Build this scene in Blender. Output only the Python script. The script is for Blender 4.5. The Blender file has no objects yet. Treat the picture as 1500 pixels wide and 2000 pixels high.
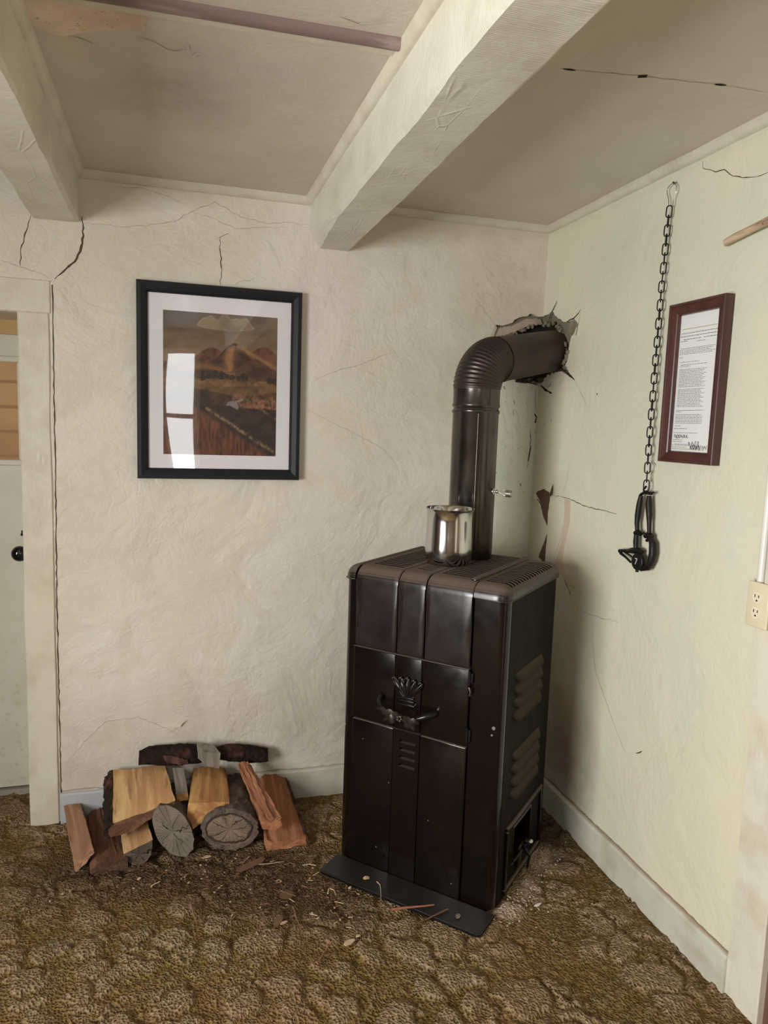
import bpy, bmesh, math, random
import numpy as np
from mathutils import Vector, Matrix, noise
random.seed(7)
C = bpy.context.scene.collection
V = Vector

# ------------------------------------------------------------------ camera
CAM = V((-1.4621, -2.7593, 1.5)); YAW, PIT, ROL, FPX = 0.2861, -0.1185, 0.0333, 1413.93
def cam_axes():
    cy, sy, cp, sp = math.cos(YAW), math.sin(YAW), math.cos(PIT), math.sin(PIT)
    f = V((sy*cp, cy*cp, sp)); r = V((cy, -sy, 0)); u = r.cross(f)
    cr, sr = math.cos(ROL), math.sin(ROL)
    return cr*r + sr*u, -sr*r + cr*u, f
RX, UX, FX = cam_axes()
cd = bpy.data.cameras.new('camera'); cam = bpy.data.objects.new('camera', cd); C.objects.link(cam)
M = Matrix((RX, UX, -FX)).transposed().to_4x4(); M.translation = CAM; cam.matrix_world = M
cd.sensor_fit = 'VERTICAL'; cd.sensor_height = 36; cd.sensor_width = 27; cd.lens = FPX/2000*36
cd.clip_start = .02
bpy.context.scene.camera = cam

# ------------------------------------------------------------------ world, lights, exposure
sc = bpy.context.scene
sc.view_settings.view_transform = 'Standard'; sc.view_settings.look = 'None'
sc.view_settings.gamma = 1; sc.view_settings.exposure = -0.34; sc.view_settings.use_curve_mapping = False
w = bpy.data.worlds.new('sky'); sc.world = w; w.use_nodes = True
w.node_tree.nodes['Background'].inputs[0].default_value = (.75, .9, 1, 1)
w.node_tree.nodes['Background'].inputs[1].default_value = .25
def area(name, loc, rot, sx, sy, power, col):
    l = bpy.data.lights.new(name, 'AREA'); l.shape = 'RECTANGLE'; l.size = sx; l.size_y = sy
    l.energy = power; l.color = col
    o = bpy.data.objects.new(name, l); C.objects.link(o); o.location = loc; o.rotation_euler = rot; return o
P2 = math.pi/2
area('daylight_rear_narrow', (-1.35, -4.68, 1.55), (P2, 0, 0), .30, 1.2, 18, (.97, 1, 1))
area('daylight_rear_wide', (-2.45, -4.68, 1.5), (P2, 0, 0), 1.2, 1.2, 6, (1, .95, .95))
area('daylight_left', (-3.76, -2.75, 1.26), (0, -P2+.38, 0), 1.5, 1.7, 345, (1, .985, .975))

# ------------------------------------------------------------------ helpers
def at(px, py, ax, val):
    """pixel -> point on the plane axis=val of the room"""
    d = RX*((px-750)/FPX) - UX*((py-1000)/FPX) + FX
    return CAM + d*((val-CAM[ax])/d[ax])
def backp(px, py, off=0): return at(px, py, 1, -off)
H = 2.324
def xw(z): return -.017 + .027*z/H
def rightp(px, py, off=0):
    p = at(px, py, 0, 0)
    for _ in range(3): p = at(px, py, 0, xw(p.z)-off)
    return p
def floorp(px, py, z=0.0): return at(px, py, 2, z)

def nd(nt, t, loc=(0, 0)): n = nt.nodes.new(t); n.location = loc; return n
def mat(name, col=(.5, .5, .5), rough=.5, metal=0, spec=None, **kw):
    m = bpy.data.materials.new(name); m.use_nodes = True; b = m.node_tree.nodes['Principled BSDF']
    b.inputs['Base Color'].default_value = (*col, 1); b.inputs['Roughness'].default_value = rough
    b.inputs['Metallic'].default_value = metal
    if spec is not None: b.inputs['Specular IOR Level'].default_value = spec
    for k, v in kw.items(): b.inputs[k.replace('_', ' ')].default_value = v
    return m
def srgb(r, g, b):
    return tuple(((c/255)/12.92 if c/255 <= .04045 else ((c/255+.055)/1.055)**2.4) for c in (r, g, b))
class N:
    """small node graph writer"""
    def __init__(s, m): s.m = m; s.nt = m.node_tree; s.b = s.nt.nodes['Principled BSDF']; s.tc = nd(s.nt, 'ShaderNodeTexCoord')
    def link(s, a, b): s.nt.links.new(a, b)
    def co(s, scale=(1, 1, 1), loc=(0, 0, 0), rot=(0, 0, 0)):
        n = nd(s.nt, 'ShaderNodeMapping'); n.inputs['Scale'].default_value = scale; n.inputs['Location'].default_value = loc
        n.inputs['Rotation'].default_value = rot
        s.link(s.tc.outputs['Object'], n.inputs[0]); return n.outputs[0]
    def noise(s, scale, detail=4, rough=.55, co=None, dist=0):
        n = nd(s.nt, 'ShaderNodeTexNoise'); n.inputs['Scale'].default_value = scale; n.inputs['Detail'].default_value = detail
        n.inputs['Roughness'].default_value = rough; n.inputs['Distortion'].default_value = dist
        s.link(co if co else s.tc.outputs['Object'], n.inputs['Vector']); return n.outputs['Fac']
    def voro(s, scale, feature='F1', co=None, out='Distance', rnd=1):
        n = nd(s.nt, 'ShaderNodeTexVoronoi'); n.feature = feature; n.inputs['Scale'].default_value = scale
        n.inputs['Randomness'].default_value = rnd
        s.link(co if co else s.tc.outputs['Object'], n.inputs['Vector']); return n.outputs[out]
    def wave(s, scale, dist=3, co=None, detail=2, dscale=1, kind='BANDS', direction='X'):
        n = nd(s.nt, 'ShaderNodeTexWave'); n.wave_type = kind
        if kind == 'BANDS': n.bands_direction = direction
        else: n.rings_direction = direction
        n.inputs['Scale'].default_value = scale; n.inputs['Distortion'].default_value = dist
        n.inputs['Detail'].default_value = detail; n.inputs['Detail Scale'].default_value = dscale
        s.link(co if co else s.tc.outputs['Object'], n.inputs['Vector']); return n.outputs['Fac']
    def ramp(s, f, stops):
        n = nd(s.nt, 'ShaderNodeValToRGB'); e = n.color_ramp.elements
        while len(e) < len(stops): e.new(.5)
        for k, (p, c) in enumerate(stops):
            e[k].position = p; e[k].color = (*c, 1) if isinstance(c, tuple) else (c, c, c, 1)
        s.link(f, n.inputs[0]); return n.outputs['Color']
    def mix(s, f, a, b, mode='MIX'):
        n = nd(s.nt, 'ShaderNodeMix'); n.data_type = 'RGBA'; n.blend_type = mode
        for k, v in ((0, f), (6, a), (7, b)):
            sock = n.inputs[k]
            if isinstance(v, (int, float)): sock.default_value = v if k == 0 else (v, v, v, 1)
            elif isinstance(v, tuple): sock.default_value = (*v, 1)
            else: s.link(v, sock)
        return n.outputs[2]
    def math(s, op, a, b=0.0, clamp=False):
        n = nd(s.nt, 'ShaderNodeMath'); n.operation = op; n.use_clamp = clamp
        for sock, v in ((n.inputs[0], a), (n.inputs[1], b)):
            if isinstance(v, (int, float)): sock.default_value = v
            else: s.link(v, sock)
        return n.outputs[0]
    def attr(s, name, out='Fac'):
        n = nd(s.nt, 'ShaderNodeAttribute'); n.attribute_name = name; return n.outputs[out]
    def spot(s, c, r, pw=1.5):
        """soft ellipsoid mask around the point c (object space), radius r"""
        n = nd(s.nt, 'ShaderNodeVectorMath'); n.operation = 'SUBTRACT'; n.inputs[1].default_value = c; s.link(s.tc.outputs['Object'], n.inputs[0])
        d = nd(s.nt, 'ShaderNodeVectorMath'); d.operation = 'DIVIDE'; d.inputs[1].default_value = r; s.link(n.outputs[0], d.inputs[0])
        l = nd(s.nt, 'ShaderNodeVectorMath'); l.operation = 'LENGTH'; s.link(d.outputs[0], l.inputs[0])
        return s.math('POWER', s.math('SUBTRACT', 1.0, l.outputs['Value'], True), pw)
    def color(s, c): s.link(c, s.b.inputs['Base Color']); return s
    def rough(s, c): s.link(c, s.b.inputs['Roughness']); return s
    def bump(s, h, strength=.5, dist=.01, prev=None):
        n = nd(s.nt, 'ShaderNodeBump'); n.inputs['Strength'].default_value = strength; n.inputs['Distance'].default_value = dist
        s.link(h, n.inputs['Height'])
        if prev: s.link(prev, n.inputs['Normal'])
        s.link(n.outputs[0], s.b.inputs['Normal']); return n.outputs[0]

def link_mesh(name, me, m=None, parent=None, smooth=None):
    o = bpy.data.objects.new(name, me); C.objects.link(o)
    if m:
        for q in (m if isinstance(m, (list, tuple)) else [m]): me.materials.append(q)
    if parent: o.parent = parent
    if smooth is not None: shade(me, smooth)
    return o
def shade(me, ang):
    for p in me.polygons: p.use_smooth = True
    me.set_sharp_from_angle(angle=math.radians(ang))
def obj(name, bm, m=None, parent=None, smooth=None):
    me = bpy.data.meshes.new(name); bm.to_mesh(me); bm.free(); return link_mesh(name, me, m, parent, smooth)
def tag(o, label=None, cat=None, group=None, kind=None):
    if label: o['label'] = label
    if cat: o['category'] = cat
    if group: o['group'] = group
    if kind: o['kind'] = kind
    return o
def struct(o, label=None): o['kind'] = 'structure'; o['label'] = label or o.name.replace('_', ' '); o['category'] = o.name.split('_')[0]; return o
def empty(name, loc, rz=0):
    o = bpy.data.objects.new(name, None); C.objects.link(o); o.location = loc; o.rotation_euler = (0, 0, rz); o.empty_display_size = .05; return o
def bx(bm, a, b, bev=0, seg=2):
    """axis aligned box between corners a and b"""
    a, b = V(a), V(b); r = bmesh.ops.create_cube(bm, size=1)
    for v in r['verts']: v.co = V(((a.x+b.x)/2+v.co.x*abs(b.x-a.x), (a.y+b.y)/2+v.co.y*abs(b.y-a.y), (a.z+b.z)/2+v.co.z*abs(b.z-a.z)))
    if bev:
        es = list({e for v in r['verts'] for e in v.link_edges})
        bmesh.ops.bevel(bm, geom=es, offset=bev, segments=seg, affect='EDGES', profile=.5)
    return bm
def box(name, a, b, m, parent=None, bev=0, seg=2):
    bm = bmesh.new(); bx(bm, a, b, bev, seg); return obj(name, bm, m, parent, 35 if bev else None)
def sweep(bm, pts, rad, n=12, closed=False, caps=True):
    pts = [V(p) for p in pts]; k = len(pts)
    rad = rad if isinstance(rad, (list, tuple)) else [rad]*k
    T = []
    for i in range(k):
        if closed: t = pts[(i+1) % k]-pts[i-1]
        else: t = pts[min(i+1, k-1)]-pts[max(i-1, 0)]
        T.append(t.normalized())
    u = T[0].orthogonal().normalized(); rings = []
    for i in range(k):
        u = (u-T[i]*u.dot(T[i])).normalized(); v = T[i].cross(u)
        rings.append([bm.verts.new(pts[i]+(u*math.cos(a)+v*math.sin(a))*rad[i]) for a in (2*math.pi*j/n for j in range(n))])
    for i in range(k if closed else k-1):
        A, B = rings[i], rings[(i+1) % k]
        for j in range(n): bm.faces.new((A[j], A[(j+1) % n], B[(j+1) % n], B[j]))
    if caps and not closed: bm.faces.new(rings[0][::-1]); bm.faces.new(rings[-1])
    return bm
def tube(name, pts, rad, m, parent=None, n=12, closed=False, caps=True):
    bm = bmesh.new(); sweep(bm, pts, rad, n, closed, caps); bmesh.ops.recalc_face_normals(bm, faces=bm.faces)
    return obj(name, bm, m, parent, 50)
def lathe(bm, prof, c=(0, 0, 0), n=48, ax='Z'):
    rings = []; c = V(c)
    for r, h in prof:
        ring = []
        for j in range(n):
            a = 2*math.pi*j/n; p = (r*math.cos(a), r*math.sin(a), h)
            if ax == 'Y': p = (p[0], p[2], p[1])
            if ax == 'X': p = (p[2], p[0], p[1])
            ring.append(bm.verts.new(c+V(p)))
        rings.append(ring)
    for A, B in zip(rings, rings[1:]):
        for j in range(n): bm.faces.new((A[j], A[(j+1) % n], B[(j+1) % n], B[j]))
    for R, (r, h) in ((rings[0], prof[0]), (rings[-1], prof[-1])):
        if r > 1e-6: bm.faces.new(R)
    bmesh.ops.remove_doubles(bm, verts=bm.verts, dist=1e-6)
    bmesh.ops.recalc_face_normals(bm, faces=bm.faces); return bm
def flat_mesh(name, polys, t):
    """filled 2D outlines (later ones are holes), thickness t below z=0"""
    cu = bpy.data.curves.new(name, 'CURVE'); cu.dimensions = '2D'; cu.fill_mode = 'BOTH'; cu.extrude = t/2
    for poly in polys:
        s = cu.splines.new('POLY'); s.points.add(len(poly)-1); s.use_cyclic_u = True
        for q, p in zip(s.points, poly): q.co = (p[0], p[1], 0, 1)
    o = bpy.data.objects.new('tmp', cu); C.objects.link(o); bpy.context.view_layer.update()
    me = bpy.data.meshes.new_from_object(o.evaluated_get(bpy.context.evaluated_depsgraph_get()))
    bpy.data.objects.remove(o); bpy.data.curves.remove(cu); me.name = name
    for v in me.vertices: v.co.z -= t/2
    return me
def to_back(me, y0=0):      # (x, z) outlines onto the back wall
    for v in me.vertices: a, b, c = v.co; v.co = (a, y0-c, b)
def to_right(me, off=0):    # (-y, z) outlines onto the right wall
    for v in me.vertices: a, b, c = v.co; v.co = (xw(b)-off-c, -a, b)
def slab_back(name, polys, t, m, off=0, parent=None):
    me = flat_mesh(name, polys, t); to_back(me, -off); return link_mesh(name, me, m, parent)
def slab_right(name, polys, t, m, off=0, parent=None):
    me = flat_mesh(name, [[(-p[0], p[1]) for p in q] for q in polys], t); to_right(me, off); return link_mesh(name, me, m, parent)
def slab_ceil(name, polys, t, m, off=0, parent=None):
    me = flat_mesh(name, polys, t)
    for v in me.vertices: v.co.z = H-off+(-v.co.z)*1
    return link_mesh(name, me, m, parent)
def jag(poly, step=.006, amp=.003, seed=0, closed=True):
    """break an outline into ragged short steps"""
    r = random.Random(seed); out = []
    n = len(poly)
    for i in range(n if closed else n-1):
        a, b = V(poly[i]).to_2d(), V(poly[(i+1) % n]).to_2d(); d = b-a; L = d.length
        if L < 1e-6: continue
        k = max(1, int(L/step)); nrm = V((-d.y, d.x))/L
        for j in range(k):
            p = a+d*(j/k)
            if j: p = p+nrm*r.uniform(-amp, amp)
            out.append((p.x, p.y))
    if not closed: out.append(tuple(V(poly[-1]).to_2d()))
    return out
def ribbon(pts, wid, seed=0, amp=.003, step=.012, taper=True):
    """outline of a crack: ragged thin strip along pts (2D)"""
    r = random.Random(seed); P = [V(p) for p in jag([V((*p, 0)) for p in pts], step, amp, seed, False)]
    n = len(P); L, R = [], []
    for i, p in enumerate(P):
        t = (P[min(i+1, n-1)]-P[max(i-1, 0)]); t = t.normalized() if t.length else V((1, 0)); q = V((-t.y, t.x))
        s = wid*(.35+.65*math.sin(math.pi*(i+.3)/(n-.4)) if taper else 1)*r.uniform(.5, 1.2)/2
        L.append(tuple(p+q*s)); R.append(tuple(p-q*s))
    return L+R[::-1]
def strip_mesh(outl):
    bm = bmesh.new(); n = len(outl)//2
    vs = [bm.verts.new((x, y, 0)) for x, y in outl]
    for i in range(n-1): bm.faces.new((vs[i], vs[i+1], vs[-2-i], vs[-1-i]))
    me = bpy.data.meshes.new('crack'); bm.to_mesh(me); bm.free(); return me
def crack_back(px, wid, m, parent, seed=0, amp=.003):
    pts = [(p.x, p.z) for p in (backp(*q) for q in px)]
    me = strip_mesh(ribbon(pts, wid, seed, amp)); to_back(me, -.0006); return link_mesh('crack', me, m, parent)
def crack_right(px, wid, m, parent, seed=0, amp=.003):
    pts = [(-p.y, p.z) for p in (rightp(*q) for q in px)]
    me = strip_mesh(ribbon(pts, wid, seed, amp)); to_right(me, .0006); return link_mesh('crack', me, m, parent)

# ------------------------------------------------------------------ materials
def plaster(name, base, tint, tint2, spots=(), rough=.42, bumpy=1.0, speck=None, seed=0.0):
    m = mat(name, base, rough, spec=.4); g = N(m)
    c0 = g.co(loc=(seed, seed*.7, 0))
    big = g.noise(1.6, 3, .5, c0); mid = g.noise(6, 5, .6, c0, .4)
    c = g.mix(g.ramp(big, [(.38, 0.0), (.66, 1.0)]), base, tint)
    c = g.mix(g.math('MULTIPLY', g.ramp(mid, [(.48, 0.0), (.72, 1.0)]), .55), c, tint2)
    fine = g.noise(45, 4, .7, c0)
    c = g.mix(g.math('MULTIPLY', g.ramp(fine, [(.60, 0.0), (.78, 1.0)]), .22), c, tuple(x*.62 for x in base))
    edge = g.noise(9, 6, .7, c0)
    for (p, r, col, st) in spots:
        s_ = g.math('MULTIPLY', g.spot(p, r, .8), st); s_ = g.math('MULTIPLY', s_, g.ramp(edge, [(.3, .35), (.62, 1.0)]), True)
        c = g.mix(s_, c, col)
    if speck:
        p, r, n_ = speck
        v = g.voro(n_, co=g.co((1.5, 1.5, .8))); k = g.math('MULTIPLY', g.ramp(v, [(.07, 1.0), (.13, 0.0)]), g.ramp(g.spot(p, r, .6), [(.12, 0.0), (.3, 1.0)]))
        k = g.math('MULTIPLY', k, g.ramp(g.noise(9, 3), [(.5, 0.0), (.57, 1.0)]))
        c = g.mix(k, c, srgb(40, 30, 25))
    g.color(c)
    # trowelled relief
    w1 = g.noise(3.2, 4, .55, c0, .8); n1 = g.bump(w1, .55*bumpy, .035)
    w2 = g.noise(14, 6, .62, g.co((1, 1, 1.4)), 1.2); n2 = g.bump(w2, .38*bumpy, .012, n1)
    w3 = g.noise(85, 4, .6); n3 = g.bump(w3, .42*bumpy, .0028, n2)
    ch = g.voro(26, 'DISTANCE_TO_EDGE', co=g.co((1, 1, .7))); msk = g.math('MULTIPLY', g.ramp(ch, [(0.0, 0.0), (.12, 1.0)]), g.ramp(g.noise(2.3, 2, .5, c0), [(.54, 0.0), (.62, 1.0)]))
    n4 = g.bump(msk, .18*bumpy, .004, n3)
    g.rough(g.ramp(g.noise(7, 4), [(.3, rough-.1), (.7, rough+.16)]))
    return m
CREAM = srgb(212, 205, 190)
M_BACK = plaster('plaster_back', CREAM, srgb(222, 215, 203), srgb(206, 196, 176),
    spots=[((-1.8, 0, .18), (.35, .3, .35), srgb(178, 162, 148), .6), ((-.85, 0, .30), (.5, .3, .35), srgb(168, 156, 140), .55),
           ((-.94, 0, 1.95), (.28, .3, .42), srgb(226, 216, 216), .8), ((-1.4, 0, .3), (.45, .3, .28), srgb(186, 172, 158), .6),  # pinkish white spot near the right beam is light painted into the plaster
           ((-.12, 0, 1.35), (.26, .3, .55), srgb(200, 206, 184), 1.0), ((-.1, 0, 2.05), (.35, .3, .4), srgb(186, 172, 150), .8)],
    speck=((-.08, 0, 1.35), (.16, .3, .45), 46))
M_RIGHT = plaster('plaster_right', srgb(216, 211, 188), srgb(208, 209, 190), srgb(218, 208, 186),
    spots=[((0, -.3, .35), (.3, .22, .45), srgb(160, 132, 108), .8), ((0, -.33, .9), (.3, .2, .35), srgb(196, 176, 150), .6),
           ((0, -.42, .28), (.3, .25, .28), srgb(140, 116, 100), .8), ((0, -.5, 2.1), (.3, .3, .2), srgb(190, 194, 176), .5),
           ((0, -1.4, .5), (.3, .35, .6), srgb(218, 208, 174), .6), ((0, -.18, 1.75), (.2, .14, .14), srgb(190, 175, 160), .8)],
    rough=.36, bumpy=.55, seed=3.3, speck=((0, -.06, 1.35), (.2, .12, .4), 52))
M_CEIL = plaster('ceiling_paint', srgb(212, 204, 190), srgb(206, 197, 182), srgb(216, 209, 196),
    spots=[((-1.45, -.75, H), (.25, .3, .3), srgb(150, 134, 118), .6), ((-1.2, -.95, H), (.5, .2, .3), srgb(196, 188, 176), .8)], rough=.4, bumpy=.35, seed=5)
M_CEIL2 = M_CEIL
M_PINK = plaster('bare_plaster', srgb(176, 160, 142), srgb(158, 142, 126), srgb(190, 174, 156), rough=.8, bumpy=1.2, seed=2)
M_GREENP = plaster('old_green_plaster', srgb(132, 120, 102), srgb(112, 110, 90), srgb(156, 138, 122), rough=.8, bumpy=2, seed=2)
M_CAV = mat('dark_cavity', srgb(38, 30, 24), .95)
M_CRACK = mat('crack_dark', srgb(84, 68, 54), .9)
M_CRACK2 = mat('crack_pale', srgb(166, 154, 136), .9)
M_STAIN = mat('dark_stain', srgb(70, 52, 42), .9)
M_TRIM = mat('painted_trim', srgb(212, 206, 188), .38); g = N(M_TRIM)
g.color(g.mix(g.ramp(g.noise(7, 5, .65), [(.45, 0.0), (.7, 1.0)]), srgb(214, 208, 190), srgb(196, 188, 168)))
b1 = g.bump(g.noise(5, 3), .35, .015); b2 = g.bump(g.noise(40, 5, .65, g.co((1, 1, .25))), .45, .003, b1)
g.bump(g.ramp(g.voro(20, co=g.co((1, 1, .4))), [(.06, 1.0), (.16, 0.0)]), .25, .003, b2)
M_BASE = mat('painted_baseboard', srgb(196, 194, 176), .4); g = N(M_BASE)
c = g.mix(g.ramp(g.noise(9, 4), [(.45, 0.0), (.7, 1.0)]), srgb(200, 198, 182), srgb(182, 176, 158))
c = g.mix(g.spot((-1.75, 0, .05), (.4, .3, .3), .5), c, srgb(176, 178, 184)); g.color(c)
g.bump(g.wave(55, 2.5, g.co((1, 1, .35), rot=(.5, .5, 0)), 2, 1, 'BANDS', 'Y'), .10, .003, g.bump(g.noise(6, 4), .3, .01))
M_BEAM = mat('painted_beam', srgb(222, 218, 200), .34); g = N(M_BEAM)
g.color(g.mix(g.ramp(g.noise(5, 5, .6), [(.45, 0.0), (.7, 1.0)]), srgb(222, 218, 202), srgb(204, 198, 180)))
b1 = g.bump(g.noise(4, 4, .6), .4, .02)
b2 = g.bump(g.wave(58, 7, g.co((.2, 1, .3)), 4, 1.2, 'BANDS', 'Y'), .13, .003, b1)
b3 = g.bump(g.noise(60, 4, .6), .25, .003, b2)
g.bump(g.math('MULTIPLY', g.ramp(g.voro(16, 'DISTANCE_TO_EDGE', co=g.co((1, .25, 1))), [(0.0, 1.0), (.03, 0.0)]), g.ramp(g.noise(3, 2), [(.52, 0.0), (.6, 1.0)])), .3, .004, b3)
def wood(name, a, b, c_, rough=.75, gscale=1, bstr=.8):
    m = mat(name, a, rough, spec=.2); g = N(m)
    f = g.noise(26*gscale, 6, .65, g.co((1, 1, .07)), .6); f2 = g.noise(7, 3, .5, g.co((1, 1, .5)))
    k = g.mix(g.ramp(f, [(.40, 0.0), (.57, 1.0)]), a, b)
    k = g.mix(g.math('MULTIPLY', g.ramp(f2, [(.48, 0.0), (.68, 1.0)]), .7), k, c_)
    k = g.mix(g.math('MULTIPLY', g.ramp(g.noise(60, 3, .5, g.co((1, 1, .12))), [(.62, 0.0), (.7, 1.0)]), .5), k, tuple(x*.35 for x in c_))
    g.color(k); b1 = g.bump(f, bstr, .006); g.bump(g.noise(110, 4, .6, g.co((1, 1, .12))), .5, .002, b1)
    return m
def bark(name, a, b, c_, amt=1.0):
    m = mat(name, a, .9, spec=.15); g = N(m)
    co = g.co((1, 1, .45)); v = g.voro(38, 'F1', co); n = g.noise(30, 6, .7, co, .8)
    k = g.mix(g.ramp(n, [(.38, 0.0), (.6, 1.0)]), a, b); k = g.mix(g.math('MULTIPLY', g.ramp(g.noise(14, 4), [(.55, 0.0), (.66, 1.0)]), .8), k, c_)
    g.color(k); b1 = g.bump(v, 1.0*amt, .010); g.bump(n, 1.0, .008, b1); return m
def endgrain(name, a, b, crackcol, ring=34, dark=.55, ecc=(1, 1, 1), cracks=5):
    m = mat(name, a, .85, spec=.15); g = N(m)
    co = g.co(ecc); r = g.wave(ring, .9, co, 2, 1.5, 'RINGS', 'Z'); n = g.noise(20, 5, .65)
    k = g.mix(g.ramp(n, [(.4, 0.0), (.65, 1.0)]), a, b); k = g.mix(g.math('MULTIPLY', r, .35), k, tuple(x*dark for x in a))
    # radial checks: angle based
    sep = nd(g.nt, 'ShaderNodeSeparateXYZ'); g.link(co, sep.inputs[0])
    ang = g.math('ARCTAN2', sep.outputs[1], sep.outputs[0])
    rad = g.math('SQRT', g.math('ADD', g.math('MULTIPLY', sep.outputs[0], sep.outputs[0]), g.math('MULTIPLY', sep.outputs[1], sep.outputs[1])))
    an = g.math('ADD', g.math('MULTIPLY', ang, cracks/2), g.math('MULTIPLY', g.noise(22, 4), 7.0))
    s1 = g.ramp(g.math('ABSOLUTE', g.math('SINE', an)), [(.0, 1.0), (.17, 0.0)])
    s1 = g.math('MULTIPLY', s1, g.ramp(rad, [(.0, 1.0), (.042, .9), (.06, 0.0)]))
    an2 = g.math('ADD', g.math('MULTIPLY', ang, 14), g.math('MULTIPLY', g.noise(30, 4), 3))
    s2 = g.math('MULTIPLY', g.math('MULTIPLY', g.ramp(g.math('ABSOLUTE', g.math('SINE', an2)), [(.0, 1.0), (.14, 0.0)]), g.ramp(rad, [(.02, 0.0), (.045, .55)])), g.ramp(g.noise(24, 2), [(.45, 0.0), (.55, 1.0)]))
    s_ = g.math('MAXIMUM', s1, s2)
    if dark > .6: s_ = g.math('MAXIMUM', s_, g.ramp(g.math('ADD', rad, g.math('MULTIPLY', g.noise(26, 4), .022)), [(.0655, 0.0), (.069, .85), (.072, .85), (.078, 0.0)]))
    g.color(g.mix(s_, k, crackcol)); g.bump(g.math('SUBTRACT', 1.0, s_), 1.0, .006, g.bump(n, .4, .004)); return m
W_TAN = wood('split_pine_tan', srgb(208, 172, 124), srgb(178, 136, 92), srgb(190, 146, 104))
W_GOLD = wood('split_pine_gold', srgb(202, 160, 104), srgb(170, 122, 76), srgb(156, 108, 70))
W_RED = wood('split_pine_red', srgb(172, 122, 92), srgb(140, 92, 66), srgb(122, 78, 58))
W_RED2 = wood('split_pine_orange', srgb(178, 124, 90), srgb(148, 98, 68), srgb(130, 84, 60))
W_DUST = wood('split_pine_dusty', srgb(176, 138, 108), srgb(150, 112, 86), srgb(130, 96, 78))
W_BRN = wood('split_pine_brown', srgb(120, 86, 66), srgb(98, 68, 52), srgb(80, 56, 46))
W_GREY = wood('weathered_grey_wood', srgb(150, 142, 132), srgb(120, 110, 100), srgb(110, 104, 96), gscale=.8)
W_DARKEND = wood('shaded_brown_end', srgb(92, 68, 52), srgb(74, 54, 42), srgb(60, 44, 36))  # darker twin of the brown wood, shadow painted into the end colour
B_DARK = bark('dark_bark', srgb(56, 42, 36), srgb(34, 26, 22), srgb(96, 62, 52), 1)
B_GREY = bark('grey_bark', srgb(116, 102, 92), srgb(84, 72, 64), srgb(104, 82, 68), .7)
B_RED = bark('rough_red_bark', srgb(92, 62, 50), srgb(60, 42, 36), srgb(150, 100, 74), 1)
E_GREY = endgrain('grey_end_grain', srgb(136, 124, 112), srgb(112, 100, 90), srgb(38, 30, 26), 40)
E_RING = endgrain('ringed_end_grain', srgb(140, 122, 104), srgb(116, 100, 86), srgb(34, 26, 22), 60, .7, (.75, 1.15, 1), 7)
E_DARK = endgrain('dark_end_grain', srgb(96, 84, 72), srgb(78, 68, 58), srgb(40, 32, 28), 30)
def enamel(name, col, rough, dustcol=srgb(104, 88, 76), dust=.85):
    m = mat(name, col, rough, spec=.5 if rough < .3 else .08); g = N(m)
    geo = nd(g.nt, 'ShaderNodeNewGeometry'); sep = nd(g.nt, 'ShaderNodeSeparateXYZ'); g.link(geo.outputs['True Normal'], sep.inputs[0])
    up = g.ramp(sep.outputs[2], [(.25, 0.0), (.72, 1.0)]); n = g.noise(38, 5, .65)
    f = g.math('MULTIPLY', g.math('MULTIPLY', up, g.ramp(n, [(.2, .75), (.6, 1.0)])), dust)
    c = g.mix(g.ramp(g.noise(5, 4), [(.4, 0.0), (.7, 1.0)]), col, tuple(x*1.5 for x in col))
    g.color(g.mix(f, c, dustcol)); g.rough(g.mix(f, g.ramp(g.noise(12, 4), [(.3, rough), (.7, rough+.1)]), (.8, .8, .8)))
    g.bump(g.noise(60, 3), .05, .002, g.bump(g.noise(7, 2), .12, .004)); return m
M_EN = enamel('brown_black_enamel', srgb(15, 9, 8), .12)
M_EN2 = enamel('side_enamel', srgb(20, 15, 12), .5, srgb(66, 56, 46))
M_TOP = enamel('dusty_cast_top', srgb(30, 23, 21), .2, srgb(100, 84, 72), 1.0)
M_IN = mat('stove_inside', srgb(10, 8, 7), .9)
M_ORN = mat('worn_ornament', srgb(92, 84, 74), .36, .75)
M_ORN2 = mat('dark_ornament', srgb(44, 42, 40), .26, .7)
M_PIPE = mat('blued_stovepipe', srgb(60, 58, 56), .26, .9); g = N(M_PIPE)
g.color(g.mix(g.ramp(g.noise(7, 4, .6, g.co((1, 1, .3))), [(.42, 0.0), (.62, 1.0)]), srgb(92, 88, 84), srgb(60, 50, 42)))
g.rough(g.ramp(g.noise(10, 4), [(.3, .14), (.7, .28)])); g.bump(g.wave(90, .3, None, 1, 1, 'BANDS', 'Z'), .04, .002)
M_ELB = mat('elbow_steel', srgb(78, 68, 64), .38, .8)
M_RUST = mat('brown_pipe', srgb(60, 46, 40), .55, .5); g = N(M_RUST)
g.color(g.mix(g.ramp(g.noise(5, 4), [(.4, 0.0), (.65, 1.0)]), srgb(72, 54, 46), srgb(44, 38, 36)))
M_STEEL = mat('brushed_steel', (.60, .59, .57), .2, 1.0); g = N(M_STEEL)
g.rough(g.ramp(g.noise(30, 3, .5, g.co((1, 1, .1))), [(.3, .09), (.7, .2)])); g.bump(g.noise(34, 2, .5, g.co((1, 1, .02))), .22, .004)
M_WIRE = mat('bright_wire', (.55, .54, .5), .3, 1.0)
M_IRON = mat('black_iron', srgb(34, 32, 30), .5, .55); g = N(M_IRON); g.bump(g.noise(160, 3), .3, .001)
M_BLK = mat('black_frame_wood', srgb(26, 29, 33), .5, spec=.3)
M_FRM = mat('mahogany_frame', srgb(72, 40, 34), .3); g = N(M_FRM)
g.color(g.mix(g.ramp(g.noise(18, 5, .6, g.co((1, 1, .1))), [(.4, 0.0), (.65, 1.0)]), srgb(82, 48, 40), srgb(58, 32, 28)))
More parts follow.
